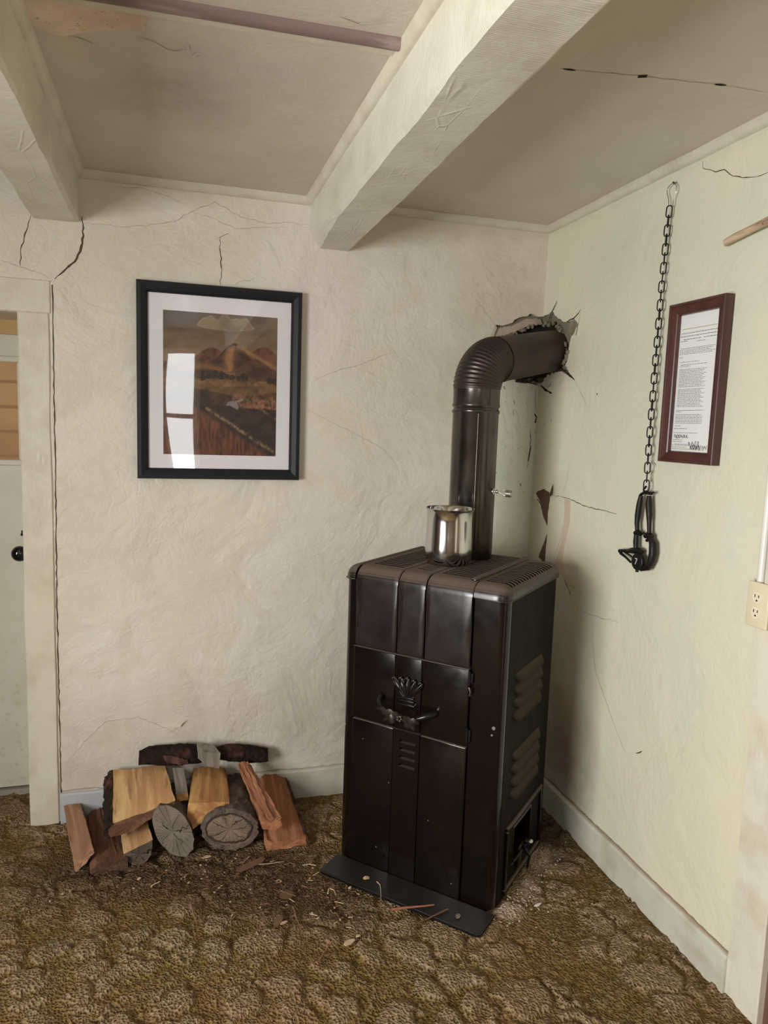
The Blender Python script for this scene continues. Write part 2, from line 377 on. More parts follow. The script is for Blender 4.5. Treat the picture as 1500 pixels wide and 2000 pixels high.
M_MAT = mat('white_mat_board', srgb(226, 222, 226), .7)
M_PAPER = mat('white_paper', srgb(226, 228, 226), .7)
M_INK = mat('grey_ink', srgb(120, 122, 124), .8); M_INKD = mat('black_ink', srgb(40, 42, 48), .8); M_INKG = mat('gold_ink', srgb(178, 168, 120), .7)
def glass_mat(name, amt):
    m = bpy.data.materials.new(name); m.use_nodes = True; nt = m.node_tree; nt.nodes.clear()
    o = nd(nt, 'ShaderNodeOutputMaterial'); mx = nd(nt, 'ShaderNodeMixShader'); t = nd(nt, 'ShaderNodeBsdfTransparent'); gl = nd(nt, 'ShaderNodeBsdfGlossy')
    gl.inputs['Roughness'].default_value = .015; f = nd(nt, 'ShaderNodeLayerWeight'); f.inputs['Blend'].default_value = .5
    p5 = nd(nt, 'ShaderNodeMath'); p5.operation = 'POWER'; p5.inputs[1].default_value = 5; ma = nd(nt, 'ShaderNodeMath'); ma.operation = 'MULTIPLY_ADD'
    f0 = ((amt-1)/(amt+1))**2; ma.inputs[1].default_value = 1-f0; ma.inputs[2].default_value = f0
    nt.links.new(f.outputs['Facing'], p5.inputs[0]); nt.links.new(p5.outputs[0], ma.inputs[0])
    nt.links.new(ma.outputs[0], mx.inputs[0]); nt.links.new(t.outputs[0], mx.inputs[1]); nt.links.new(gl.outputs[0], mx.inputs[2]); nt.links.new(mx.outputs[0], o.inputs[0]); return m
M_GLASS = glass_mat('picture_acrylic', 1.7); M_PANE = glass_mat('window_glass', 1.45)
M_IVORY = mat('ivory_plastic', srgb(214, 204, 172), .35); M_IVORY2 = mat('ivory_receptacle', srgb(222, 214, 188), .3)
M_DOOR = mat('painted_door', srgb(206, 208, 190), .35); g = N(M_DOOR)
c = g.mix(g.ramp(g.noise(5, 4), [(.4, 0.0), (.7, 1.0)]), srgb(210, 207, 190), srgb(200, 196, 176))
c = g.mix(g.math('MULTIPLY', g.spot((-2.05, .27, .2), (.4, .3, .5), .7), g.ramp(g.noise(30, 5), [(.56, 0.0), (.68, .35)])), c, srgb(150, 126, 98)); g.color(c); g.bump(g.noise(20, 4), .15, .004)
M_KRAFT = mat('brown_cardboard', srgb(186, 146, 100), .8); g = N(M_KRAFT)
g.color(g.mix(g.ramp(g.wave(3.4, .1, None, 1, 1, 'BANDS', 'Z'), [(.93, 0.0), (.99, 1.0)]), g.mix(g.ramp(g.noise(3, 2), [(.4, 0.0), (.6, 1.0)]), srgb(196, 158, 112), srgb(176, 136, 96)), srgb(162, 126, 88)))
M_BONE = mat('bleached_stick', srgb(190, 168, 138), .7); g = N(M_BONE)
g.color(g.mix(g.ramp(g.noise(30, 5, .6, g.co((1, .12, 1))), [(.42, 0.0), (.62, 1.0)]), srgb(196, 174, 144), srgb(120, 90, 66)))
M_MAUVE = mat('bare_mauve_moulding', srgb(124, 104, 100), .55); g = N(M_MAUVE)
g.color(g.mix(g.ramp(g.noise(22, 5, .6, g.co((.15, 1, 1))), [(.5, 0.0), (.68, 1.0)]), srgb(128, 108, 104), srgb(170, 152, 146)))
M_BROWNDOOR = mat('brown_door', srgb(104, 74, 60), .5)
M_PEEL = mat('bare_backing', srgb(206, 176, 146), .85); g = N(M_PEEL)
c = g.mix(g.ramp(g.noise(6, 4), [(.4, 0.0), (.65, 1.0)]), srgb(242, 224, 206), srgb(218, 194, 180))
g.color(g.mix(g.ramp(g.noise(70, 4, .7), [(.6, 0.0), (.7, .8)]), c, srgb(130, 84, 66)))

# ------------------------------------------------------------------ floor: sculpted carpet
def vnoise(x, y, seed):
    xi = np.floor(x).astype(int); yi = np.floor(y).astype(int); fx = x-xi; fy = y-yi
    def h(a, b):
        n = (a*374761393 + b*668265263 + seed*974634777) & 0xffffffff
        n = ((n ^ (n >> 13))*1274126177) & 0xffffffff
        return ((n ^ (n >> 16)) & 0xffff)/65535.
    fx = fx*fx*(3-2*fx); fy = fy*fy*(3-2*fy)
    return (h(xi, yi)*(1-fx)+h(xi+1, yi)*fx)*(1-fy)+(h(xi, yi+1)*(1-fx)+h(xi+1, yi+1)*fx)*fy
def fbm(x, y, seed, o=4):
    s, a, t = 0, 1, 0
    for k in range(o): s = s+a*vnoise(x*2**k, y*2**k, seed+k*17); t += a; a *= .55
    return s/t
def voronoi(x, y, seed):
    xi = np.floor(x).astype(int); yi = np.floor(y).astype(int); d1 = np.full(x.shape, 9.); d2 = np.full(x.shape, 9.); cid = np.zeros(x.shape)
    for dx in (-1, 0, 1):
        for dy in (-1, 0, 1):
            a, b = xi+dx, yi+dy
            rx = vnoise(a*1., b*1., seed); ry = vnoise(a*1., b*1., seed+5)
            d = np.hypot(a+.15+.7*rx-x, b+.15+.7*ry-y); near = d < d1
            d2 = np.where(near, d1, np.minimum(d2, d)); cid = np.where(near, vnoise(a*1., b*1., seed+9), cid); d1 = np.where(near, d, d1)
    return d1, d2, cid
def build_floor():
    xs = np.concatenate([np.linspace(-3.55, -2.3, 8)[:-1], np.arange(-2.3, .03, .006), [.06]])
    ys = np.concatenate([np.linspace(-4.75, -1.7, 16)[:-1], np.arange(-1.7, .27, .006), [.30]])
    X, Y = np.meshgrid(xs, ys); nx, ny = len(xs), len(ys)
    wx = X+.06*(fbm(X*10, Y*10, 3)-.5)*2; wy = Y+.06*(fbm(X*10+50, Y*10, 4)-.5)*2
    d1, d2, cid = voronoi(wx*8.0, wy*8.0, 11)
    a1 = fbm(X*6.5+(wx-X)*9, Y*6.5, 41, 4); rag = (fbm(X*38, Y*38, 31)-.5)
    ring = np.abs(d1-.46+.25*rag); cres = np.clip(1-ring/.13, 0, 1)*np.clip((fbm(X*7, Y*7, 71, 2)-.40)*6, 0, 1)
    low_ = np.clip((.475-a1+.12*rag)*9, 0, 1); dark = np.maximum(cres, low_*.75)
    e = np.clip((d2-d1-.05)/.22, 0, 1); e = e*e*(3-2*e)
    pile = np.clip(1-dark, 0, 1)*(.25+.75*e)*(.78+.5*np.clip(fbm(X*20, Y*20, 5)-.25, 0, .6))
    def blob(cx, cy, rx, ry, a=1): return a*np.exp(-(((X-cx)/rx)**2+((Y-cy)/ry)**2))
    n = fbm(X*14, Y*14, 55)
    dirt = blob(-1.38, -.42, .38, .13)+blob(-1.15, -.58, .22, .12, .8)+blob(-1.75, -.30, .2, .12, .7)+blob(-.98, -.72, .16, .12, .6)+blob(-.15, -.45, .16, .22, 1.1)
    dirt = np.clip(dirt*(.6+n*1.2), 0, 1)
    ash = blob(-.235, -.62, .035, .05, 1.3)+blob(-.335, -.76, .03, .05, .7)+blob(-.455, -.85, .045, .035, .9)+blob(-.19, -.60, .07, .03, .5)
    ash = np.clip(ash*1.5*(.2+1.5*fbm(X*60, Y*60, 77, 3)), 0, 1)
    Z = .014*pile-.010+.005*(fbm(X*70, Y*70, 91, 3)-.5)+.006*dirt*(fbm(X*40, Y*40, 21)-.3)+.004*ash
    Z = np.minimum(Z, .004)
    co = np.stack([X, Y, Z], -1).reshape(-1, 3); i = np.arange(nx*ny).reshape(ny, nx)
    f = np.stack([i[:-1, :-1], i[:-1, 1:], i[1:, 1:], i[1:, :-1]], -1).reshape(-1, 4)
    me = bpy.data.meshes.new('floor'); me.from_pydata(co.tolist(), [], f.tolist())
    for nm, A in (('pile', pile), ('dirt', dirt), ('ash', ash)):
        a = me.attributes.new(nm, 'FLOAT', 'POINT'); a.data.foreach_set('value', A.reshape(-1).astype(np.float32))
    for p in me.polygons: p.use_smooth = True
    m = mat('sculpted_carpet', srgb(130, 108, 74), .95, spec=.1); g = N(m)
    loop = g.mix(.45, g.noise(150, 3, .65), g.voro(135)); tuft = g.voro(135)
    hi = g.mix(g.ramp(loop, [(.35, 0.0), (.65, 1.0)]), srgb(110, 92, 68), srgb(170, 149, 116))
    lo = g.mix(g.ramp(loop, [(.35, 0.0), (.65, 1.0)]), srgb(88, 70, 36), srgb(140, 116, 70))
    c = g.mix(g.ramp(g.attr('pile'), [(.12, 0.0), (.6, 1.0)]), lo, hi)
    c = g.mix(g.math('MULTIPLY', g.ramp(g.noise(2.2, 3), [(.4, 0.0), (.62, 1.0)]), .35), c, srgb(132, 96, 62))
    c = g.mix(g.math('MULTIPLY', g.attr('dirt'), .85), c, g.mix(g.ramp(g.noise(90, 4, .7), [(.42, 0.0), (.64, 1.0)]), srgb(58, 44, 34), srgb(112, 92, 74)))
    c = g.mix(g.attr('ash'), c, srgb(196, 172, 152)); g.color(c)
    b1 = g.bump(tuft, .9, .006); g.bump(loop, .9, .005, b1)
    return struct(link_mesh('floor', me, m), 'sculpted olive and tan carpet floor')
floor = build_floor()

# ------------------------------------------------------------------ walls and ceiling
def P2b(pxs): return [(backp(*q).x, backp(*q).z) for q in pxs]
def P2r(pxs): return [(rightp(*q).y, rightp(*q).z) for q in pxs]
# ragged hole round the pipe, in the corner
hb_px = [(965, 655), (969, 634), (980, 636), (1000, 631), (1008, 623), (1028, 618), (1037, 613), (1052, 619)]
hb_lo = [(1044, 752), (1034, 749), (1020, 748), (1006, 742), (988, 738), (978, 700)]
hb = P2b(hb_px); hl = P2b(hb_lo)
zt, zb = hb[-1][1]+.004, hl[0][1]-.004
left, right_ = -3.5, .012
outer = [(left, 0), (right_, 0), (right_, zb)] + jag([V((a, b, 0)) for a, b in (hl + hb)], .007, .003, 3, False) + [(right_, zt), (right_, H+.02), (left, H+.02)]
door_hole = [(-2.86, -.01), (-1.966, -.01), (-1.966, 1.842), (-2.86, 1.842)]
outer = [(left, 0), (-2.86, 0), (-2.86, 1.842), (-1.966, 1.842), (-1.966, 0)] + outer[1:]
wall_back = struct(slab_back('wall_back', [outer], .022, M_BACK), 'cracked cream plaster wall behind the stove and firewood')
ib = P2b([(1004, 652), (1016, 645), (1032, 641), (1046, 633)]); il = P2b([(1040, 738), (1026, 741), (1008, 737), (985, 730), (985, 690)])
inner = [(-.30, 1.6), (.03, 1.6), (.03, il[0][1])] + jag([V((a, b, 0)) for a, b in (il+ib)], .006, .003, 5, False) + [(.03, ib[-1][1]), (.03, 2.05), (-.30, 2.05)]
slab_back('broken_plaster', [inner], .012, M_GREENP, off=-.018, parent=wall_back)
box('pipe_cavity', (-.30, .045, 1.6), (.05, .05, 2.05), M_CAV, wall_back)
# thin ledge of the layer exposed above the pipe
lip = P2b([(969, 640), (1002, 636), (1030, 622), (1058, 622), (1062, 632), (1030, 638), (1008, 648), (985, 655), (966, 657)])
slab_back('exposed_plaster', [jag([V((a, b, 0)) for a, b in lip], .006, .002, 9)], .006, M_PINK, off=-.010, parent=wall_back)

RY0 = .02
h1 = P2r([(1071, 614), (1078, 608), (1090, 622), (1106, 630), (1122, 622), (1129, 634), (1121, 651), (1115, 660), (1112, 676), (1108, 690), (1108, 704), (1104, 712), (1108, 722), (1116, 736), (1104, 730), (1092, 722), (1078, 727), (1066, 735), (1058, 748)])
hz0, hz1 = h1[0][1], h1[-1][1]
win_r = [(.02, 0), (-1.302, 0), (-1.302, 2.05), (-1.412, 2.05), (-2.3, 2.05), (-2.3, 0), (-4.75, 0), (-4.75, H+.02), (.02, H+.02), (.02, hz0)] + jag([V((a, b, 0)) for a, b in h1], .007, .003, 4, False) + [(.02, hz1)]
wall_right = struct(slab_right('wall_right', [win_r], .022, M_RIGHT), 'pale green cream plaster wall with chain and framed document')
h2 = P2r([(1068, 632), (1080, 628), (1093, 640), (1099, 660), (1102, 684), (1098, 706), (1086, 720), (1072, 728), (1058, 736)])
inner_r = [(.03, 1.6), (-.36, 1.6), (-.36, 2.05), (.03, 2.05), (.03, h2[0][1])] + jag([V((a, b, 0)) for a, b in h2], .006, .003, 8, False) + [(.03, h2[-1][1])]
slab_right('broken_plaster', [inner_r], .012, M_GREENP, off=-.012, parent=wall_right)
box('pipe_cavity', (.045, -.36, 1.6), (.05, .055, 2.05), M_CAV, wall_right)
box('adobe_core', (.10, -4.75, -.02), (.16, .16, H+.05), M_CAV, wall_right); box('adobe_core', (-1.90, .10, -.02), (.16, .16, H+.05), M_CAV, wall_back)
# crumbling lumps round the pipe mouth
def crumbs(px, n, seed, m, parent, onfn, sz=.010):
    r = random.Random(seed); bm = bmesh.new()
    for k in range(n):
        i = r.randrange(len(px)-1); t = r.random(); q = (px[i][0]*(1-t)+px[i+1][0]*t+r.uniform(-3, 3), px[i][1]*(1-t)+px[i+1][1]*t+r.uniform(-3, 3))
        c = onfn(*q, r.uniform(-.012, .006)); s = sz*r.uniform(.4, 1.2)
        q = bmesh.ops.create_icosphere(bm, subdivisions=1, radius=s, matrix=Matrix.Translation(c) @ Matrix.Rotation(r.random()*6, 4, 'X'))
        for v in q['verts']: v.co += noise.noise_vector(v.co*140)*s*.9
    o = obj('crumbled_plaster', bm, m, parent); tag(o, kind='stuff'); return o
crumbs([(1062, 634), (1082, 632), (1095, 644), (1103, 668), (1106, 690), (1100, 712)], 46, 1, M_GREENP, wall_right, rightp, .009)
crumbs([(1060, 738), (1078, 728), (1096, 718)], 18, 2, M_CAV, wall_right, rightp, .008)
crumbs([(1000, 653), (1020, 645), (1046, 634)], 16, 3, M_GREENP, wall_back, backp, .007)
crumbs([(1010, 742), (1030, 743), (1048, 742)], 22, 4, M_CAV, wall_back, backp, .008)
# sharp tears radiating from the hole
for k, (px, wd) in enumerate([([(1072, 628), (1076, 614), (1085, 596), (1088, 588)], .008), ([(1106, 629), (1120, 622), (1130, 612), (1134, 604)], .006),
      ([(1098, 722), (1110, 730), (1122, 742)], .010), ([(1056, 752), (1066, 762), (1078, 768)], .012), ([(1068, 757), (1075, 752), (1077, 745)], .005)]):
    crack_right(px, wd, M_CAV, wall_right, k, .0012)
for k, (px, wd) in enumerate([([(1122, 742), (1135, 768), (1150, 800)], .0016), ([(1373, 315), (1373, 328), (1385, 331), (1398, 336), (1415, 331), (1432, 344), (1450, 347), (1472, 346), (1500, 337)], .0032),
      ([(1078, 967), (1098, 970), (1118, 977), (1140, 988), (1205, 1004)], .0030), ([(1103, 975), (1103, 1010), (1096, 1050), (1084, 1085), (1080, 1105)], .0022),
      ([(1112, 905), (1107, 940), (1101, 962)], .0014), ([(1096, 1120), (1108, 1145), (1116, 1165)], .0045), ([(1118, 1175), (1140, 1195), (1175, 1208), (1210, 1215)], .002),
      ([(1157, 1210), (1158, 1260), (1163, 1310), (1180, 1360), (1205, 1430), (1222, 1470)], .0022), ([(1480, 1450), (1474, 1530), (1468, 1610), (1462, 1690), (1447, 1810)], .0035)]):
    crack_right(px, wd, M_CRACK if k in (1, 2, 5) else M_CRACK2, wall_right, 20+k, .002)
def patch_right(name, px, m, off, seed=0, t=.0012):
    return slab_right(name, [jag([V((a, b, 0)) for a, b in P2r(px)], .008, .0012, seed)], t, m, off=off, parent=wall_right)
M_TEAR = mat('torn_backing', srgb(96, 68, 52), .9)
M_PINKT = mat('pinkish_bare_strip', srgb(196, 176, 156), .8)
patch_right('torn_paper', [(1041, 973), (1050, 960), (1062, 955), (1073, 962), (1074, 975), (1070, 1002), (1069, 1026), (1062, 1010), (1056, 985), (1050, 976)], M_TEAR, .0012, 1)
patch_right('torn_paper', [(1069, 1043), (1066, 1072), (1064, 1101), (1052, 1088)], M_TEAR, .0012, 2)
patch_right('bare_strip', [(1103, 975), (1114, 978), (1113, 1020), (1104, 1060), (1098, 1095), (1104, 1118), (1116, 1130), (1124, 1150), (1112, 1146), (1098, 1126), (1082, 1106), (1096, 1062), (1104, 1010)], M_PINKT, .0012, 3)
# curled paint flap beside the tear
def flap(wall, pts, m, name='paint_flap'):
    bm = bmesh.new(); vs = [bm.verts.new(p) for p in pts]; f = bm.faces.new(vs); bmesh.ops.triangulate(bm, faces=bm.faces[:]); return obj(name, bm, m, wall)
M_FLAP = mat('curled_paint', srgb(222, 216, 196), .5)
flap(wall_right, [rightp(1074, 962), rightp(1080, 944, .004), rightp(1077, 965, .012), rightp(1072, 972, .004)], M_TEAR)
flap(wall_right, [rightp(1050, 978), rightp(1040, 973, .010), rightp(1046, 962, .004), rightp(1060, 990)], M_FLAP)
flap(wall_right, [rightp(1129, 634), rightp(1134, 606, .006), rightp(1124, 655, .006), rightp(1121, 651)], M_FLAP)
flap(wall_back, [backp(325, 1421), backp(352, 1420, .008), backp(360, 1407, .022), backp(346, 1416, .010)], M_FLAP)
flap(wall_back, [backp(965, 655), backp(955, 662, .006), backp(968, 634, .010), backp(971, 640, .002)], M_FLAP)

for k, (px, wd, mm) in enumerate([
      ([(60, 422), (52, 450), (42, 480), (40, 520)], .004, 0), ([(160, 422), (163, 445), (161, 475), (150, 505), (130, 524), (107, 545)], .0075, 0),
      ([(0, 543), (40, 546), (102, 549)], .0035, 0), ([(0, 508), (40, 522), (80, 535), (104, 547)], .002, 1),
      ([(165, 436), (200, 438), (240, 444), (290, 440), (340, 433), (372, 414), (420, 394), (470, 424), (520, 436), (560, 434), (607, 441)], .0022, 1),
      ([(372, 414), (410, 424), (460, 447), (520, 444), (560, 444)], .0018, 1), ([(225, 366), (280, 368), (320, 380), (350, 395)], .0016, 1),
      ([(431, 462), (430, 490), (432, 520), (431, 556)], .0034, 0), ([(424, 466), (432, 462), (447, 456)], .0016, 0), ([(455, 556), (480, 548), (500, 545)], .0014, 1),
      ([(616, 741), (650, 727), (700, 713), (760, 690), (775, 687)], .0022, 1), ([(600, 800), (650, 826), (700, 850), (745, 875), (768, 898), (778, 920)], .0016, 1),
      ([(930, 585), (950, 612), (967, 636)], .0018, 1), ([(640, 1330), (650, 1310), (645, 1350), (655, 1370)], .002, 1),
      ([(130, 1490), (160, 1455), (205, 1410), (270, 1400), (330, 1425), (350, 1437)], .0024, 1)]):
    crack_back(px, wd, (M_CRACK, M_CRACK2)[mm], wall_back, 50+k)

for k, (px, wd) in enumerate([([(1044, 808), (1048, 816), (1045, 826)], .013), ([(1036, 838), (1037, 858), (1034, 872)], .0035), ([(1037, 870), (1034, 886), (1031, 902)], .007),
      ([(1003, 782), (1005, 790)], .003), ([(1002, 800), (1003, 812)], .003), ([(1016, 944), (1017, 950)], .005), ([(1032, 905), (1029, 912)], .003), ([(984, 754), (986, 760)], .004), ([(1046, 760), (1046, 800)], .002)]):
    crack_back(px, wd, M_STAIN, wall_back, 90+k, .002)
for k, (px, wd) in enumerate([([(1078, 818), (1076, 824)], .004), ([(1063, 826), (1064, 832)], .0035), ([(1240, 1385), (1250, 1390)], .0), ([(1242, 1471), (1254, 1467)], .006), ([(1166, 768), (1167, 771)], .006), ([(1280, 904), (1281, 909)], .003)]):
    if wd: crack_right(px, wd, M_STAIN, wall_right, 120+k, .002)
# ceiling with the peeled corner
ceiling = bmesh.new(); bx(ceiling, (-3.5, -4.75, H), (.06, .03, H+.05)); ceiling = struct(obj('ceiling', ceiling, M_CEIL), 'painted board ceiling above the beams')
def P2c(pxs): return [(floorp(*q, H).x, floorp(*q, H).y) for q in pxs]
peel = P2c([(20, -8), (30, 18), (36, 38), (70, 50), (100, 64), (125, 70), (150, 64), (200, 58), (250, 56), (262, 50), (283, 60), (286, 40), (284, 20), (240, -8)])
bm = bmesh.new(); vs = [bm.verts.new((x, y, H-.0015)) for x, y in jag([V((a, b, 0)) for a, b in peel], .012, .003, 6)]; bm.faces.new(vs); bmesh.ops.triangulate(bm, faces=bm.faces[:])
obj('peeled_patch', bm, M_PEEL, ceiling)
def crack_ceil(px, wd, m, seed, amp=.002, name='crack'):
    me = strip_mesh(ribbon([q for q in P2c(px)], wd, seed, amp))
    for v in me.vertices: v.co.z = H-.001+v.co.z
    return link_mesh(name, me, m, ceiling)
crack_ceil([(1088, 133), (1150, 139), (1255, 148), (1330, 157), (1405, 165), (1500, 180)], .0026, M_CRACK2, 1)
crack_ceil([(1246, 149), (1264, 148)], .016, M_CAV, 2, .001); crack_ceil([(1396, 164), (1418, 166)], .012, M_CAV, 3, .001)
crack_ceil([(1100, 134), (1124, 137)], .009, M_CAV, 3, .001)
M_PAINTE = mat('lifted_paint_edge', srgb(206, 198, 184), .5)
for k, px in enumerate([[(270, 72), (300, 80), (325, 96), (345, 100), (368, 97), (366, 84)], [(140, 70), (165, 78), (185, 87)], [(376, 110), (384, 103), (396, 103)], [(660, 30), (700, 46), (740, 42), (770, 40)]]):
    me = strip_mesh(ribbon(P2c(px), .006, k, .002))
    for v in me.vertices: v.co.z = H-.0025+v.co.z
    link_mesh('paint_edge', me, M_PAINTE, ceiling)

# the rest of the room behind the camera, with its windows
M_WALL2 = plaster('plaster_room', srgb(104, 86, 68), srgb(112, 94, 76), srgb(96, 78, 60), rough=.6, bumpy=.4, seed=8)
rear = flat_mesh('wall_front', [[(-3.5, 0), (.06, 0), (.06, H+.02), (-3.5, H+.02)], [(-1.5, .95), (-1.5, 2.15), (-1.2, 2.15), (-1.2, .95)], [(-3.05, .9), (-3.05, 2.1), (-1.85, 2.1), (-1.85, .9)]], .1)
for v in rear.vertices: a, b, c_ = v.co; v.co = (a, -4.6+c_, b)
struct(link_mesh('wall_front', rear, M_WALL2), 'plain wall with windows behind the viewer')
lw = flat_mesh('wall_left', [[(-.03, 0), (4.75, 0), (4.75, H+.02), (-.03, H+.02)], [(2.0, .58), (2.0, 1.86), (3.5, 1.86), (3.5, .58)]], .1)
for v in lw.vertices: a, b, c_ = v.co; v.co = (-3.4+c_, -a, b)
struct(link_mesh('wall_left', lw, M_WALL2), 'plain wall with wide window on the left of the room')
def window(n, a, b, axis, lab):
    """a frame with rails, a pane as its part; a, b are opposite corners of the opening"""
    bm = bmesh.new(); t = .05
    (x0, y0, z0), (x1, y1, z1) = a, b
    def bar(u0, u1, v0, v1):
        if axis == 'y': bx(bm, (u0, y0, v0), (u1, y1, v1), .004, 1)
        else: bx(bm, (x0, u0, v0), (x1, u1, v1), .004, 1)
    U0, U1 = (x0, x1) if axis == 'y' else (y0, y1)
    bar(U0, U0+t, z0, z1); bar(U1-t, U1, z0, z1); bar(U0+t, U1-t, z0, z0+t); bar(U0+t, U1-t, z1-t, z1); bar(U0+t, U1-t, (z0+z1)/2-.02, (z0+z1)/2+.02)
    o = struct(obj('window_%d' % n, bm, M_TRIM), lab)
    c = (V(a)+V(b))/2
    if axis == 'y': box('pane', (x0+t, c.y-.002, z0+t), (x1-t, c.y+.002, z1-t), M_PANE, o)
    else: box('pane', (c.x-.002, y0+t, z0+t), (c.x+.002, y1-t, z1-t), M_PANE, o)
window(1, (-1.5, -4.66, .95), (-1.2, -4.62, 2.15), 'y', 'narrow window behind the viewer')
window(2, (-3.05, -4.66, .9), (-1.85, -4.62, 2.1), 'y', 'wide window behind the viewer')
window(3, (-3.46, -3.5, .58), (-3.42, -2.0, 1.86), 'x', 'wide window in the left wall')

# beams, mouldings, baseboards, casings
def beam(name, x0, x1, z0, lab, seed):
    bm = bmesh.new(); n = 120; ys = [-.0-4.62*(i/n)**1.6 for i in range(n+1)]; rings = []
    prof = [(x0, H+.01), (x0, z0+.012), (x0+.010, z0), (x1-.008, z0), (x1, z0+.010), (x1, H+.01)]
    for i, y in enumerate(ys):
        ring = []
        for k, (x, z) in enumerate(prof):
            q = noise.noise_vector(V((k*3.1+seed, y*3.5, 0)))*.005+noise.noise_vector(V((k*5.1+seed, y*17, 4)))*.0025
            e = max(0, 1-abs(y)/.42) if (k in (1, 2) and seed > 1) else 0
            dx, dz = (0, .045*e**1.2) if k == 1 else ((.030*e, 0) if k == 2 else (0, 0))
            ring.append(bm.verts.new((x+dx+(q.x if 0 < k < 5 else 0), y, z+dz+(q.z if 0 < k < 5 else 0))))
        rings.append(ring)
    for A, B in zip(rings, rings[1:]):
        for j in range(5): bm.faces.new((A[j], B[j], B[j+1], A[j+1]))
    bmesh.ops.recalc_face_normals(bm, faces=bm.faces); return struct(obj(name, bm, M_BEAM, None, 28), lab)
beam('beam_right', -.972, -.818, 2.148, 'white painted ceiling beam over the picture and stove', 2.0)
beam('beam_left', -1.915, -1.768, 2.150, 'white painted ceiling beam above the door', 1.0)
def moulding(name, a, b, nrm, m, lab, r=.024, wob=.0015):
    """quarter round from a to b under the ceiling; nrm points away from the wall"""
    a, b = V(a), V(b); n = max(8, int((b-a).length/.05)); bm = bmesh.new(); rings = []; nrm = V(nrm)
    for i in range(n+1):
        p = a.lerp(b, i/n)+V((0, 0, noise.noise(V((i*.37, a.x*7, 1)))*wob)); ring = [bm.verts.new(p)]
        for k in range(6):
            t = P2*k/5; ring.append(bm.verts.new(p+nrm*(r*math.cos(t)*.85)+V((0, 0, -r*math.sin(t)*1.15))))
        rings.append(ring)
    for A, B in zip(rings, rings[1:]):
        for j in range(7): bm.faces.new((A[j], A[(j+1) % 7], B[(j+1) % 7], B[j]))
    bm.faces.new(rings[0]); bm.faces.new(rings[-1]); bmesh.ops.recalc_face_normals(bm, faces=bm.faces)
    return struct(obj(name, bm, m, None, 40), lab)
moulding('trim_1', (-1.768, 0, H), (-.972, 0, H), (0, -1, 0), M_TRIM, 'moulding at the top of the back wall between the beams')
moulding('trim_2', (-.818, 0, H), (.01, 0, H), (0, -1, 0), M_TRIM, 'moulding at the top of the back wall above the stovepipe')
moulding('trim_3', (xw(H), 0, H), (xw(H), -4.6, H), (-1, 0, 0), M_TRIM, 'moulding at the top of the right wall')
moulding('trim_4', (-.972, 0, H), (-.972, -4.6, H), (-1, 0, 0), M_TRIM, 'moulding along the left side of the right beam')
moulding('trim_5', (-1.768, 0, H), (-1.768, -4.6, H), (1, 0, 0), M_TRIM, 'moulding along the right side of the left beam')
# bare half round across the bay, with a painted flat strip beside it
c0, c1 = floorp(250, -6, H), floorp(790, 84, H)
d = (c1-c0).normalized(); A_ = c1-d*.83; bm = bmesh.new()
sweep(bm, [A_.lerp(c1, i/20)+V((0, 0, .004)) for i in range(21)], .021, 16); tr = struct(obj('trim_6', bm, M_MAUVE, None, 40), 'bare mauve half round strip across the ceiling')
bm = bmesh.new(); q = V((-d.y, d.x, 0)); a, b = A_+q*.020, c1+q*.020
vs = [bm.verts.new(p+V((0, 0, z))) for p in (a, b, b+q*.024, a+q*.024) for z in (0, -.008)]
for f_ in ((0, 2, 3, 1), (2, 4, 5, 3), (4, 6, 7, 5), (6, 0, 1, 7), (1, 3, 5, 7)): bm.faces.new([vs[i] for i in f_])
bmesh.ops.recalc_face_normals(bm, faces=bm.faces); struct(obj('trim_7', bm, M_TRIM), 'flat painted strip beside the bare ceiling strip')

def board(name, pts, h, t, m, lab, lip=True):
    (x0, y0), (x1, y1) = pts; d = V((x1-x0, y1-y0, 0)); L = d.length; d /= L; nrm = V((d.y, -d.x, 0)); n = int(L/.03); bm = bmesh.new(); rings = []
    for i in range(n+1):
        p = V((x0, y0, 0))+d*L*i/n; w_ = noise.noise(V((i*.3, x0, 2)))*.002; hh = h+noise.noise(V((i*.21, 4, x0)))*.004
        rings.append([bm.verts.new(p+nrm*o+V((0, 0, z))) for o, z in ((0, -.01), (t+w_, -.01), (t+w_, hh-.006), (t*.6+w_, hh), (0, hh+.002))])
    for A, B in zip(rings, rings[1:]):
        for j in range(5): bm.faces.new((A[j], A[(j+1) % 5], B[(j+1) % 5], B[j]))
    bm.faces.new(rings[0]); bm.faces.new(rings[-1]); bmesh.ops.recalc_face_normals(bm, faces=bm.faces); return struct(obj(name, bm, m, None, 30), lab)
board('baseboard_back', ((-1.862, 0), (.0, 0)), .110, .014, M_BASE, 'painted baseboard under the back wall')
board('baseboard_right', ((-.017, 0), (-.017, -1.302)), .106, .014, M_BASE, 'painted baseboard under the right wall')
M_GAP = mat('brown_gap_line', srgb(150, 126, 104), .9)
me = strip_mesh(ribbon([(.02, .116), (.6, .112), (1.30, .112)], .009, 4, .002, .02, False)); to_right(me, .003); link_mesh('gap_line', me, M_GAP, wall_right)
me = strip_mesh(ribbon([(-1.86, .117), (-1.0, .114), (-.1, .114)], .006, 5, .003, .02, False)); to_back(me, -.001); link_mesh('gap_line', me, M_CRACK2, wall_back)

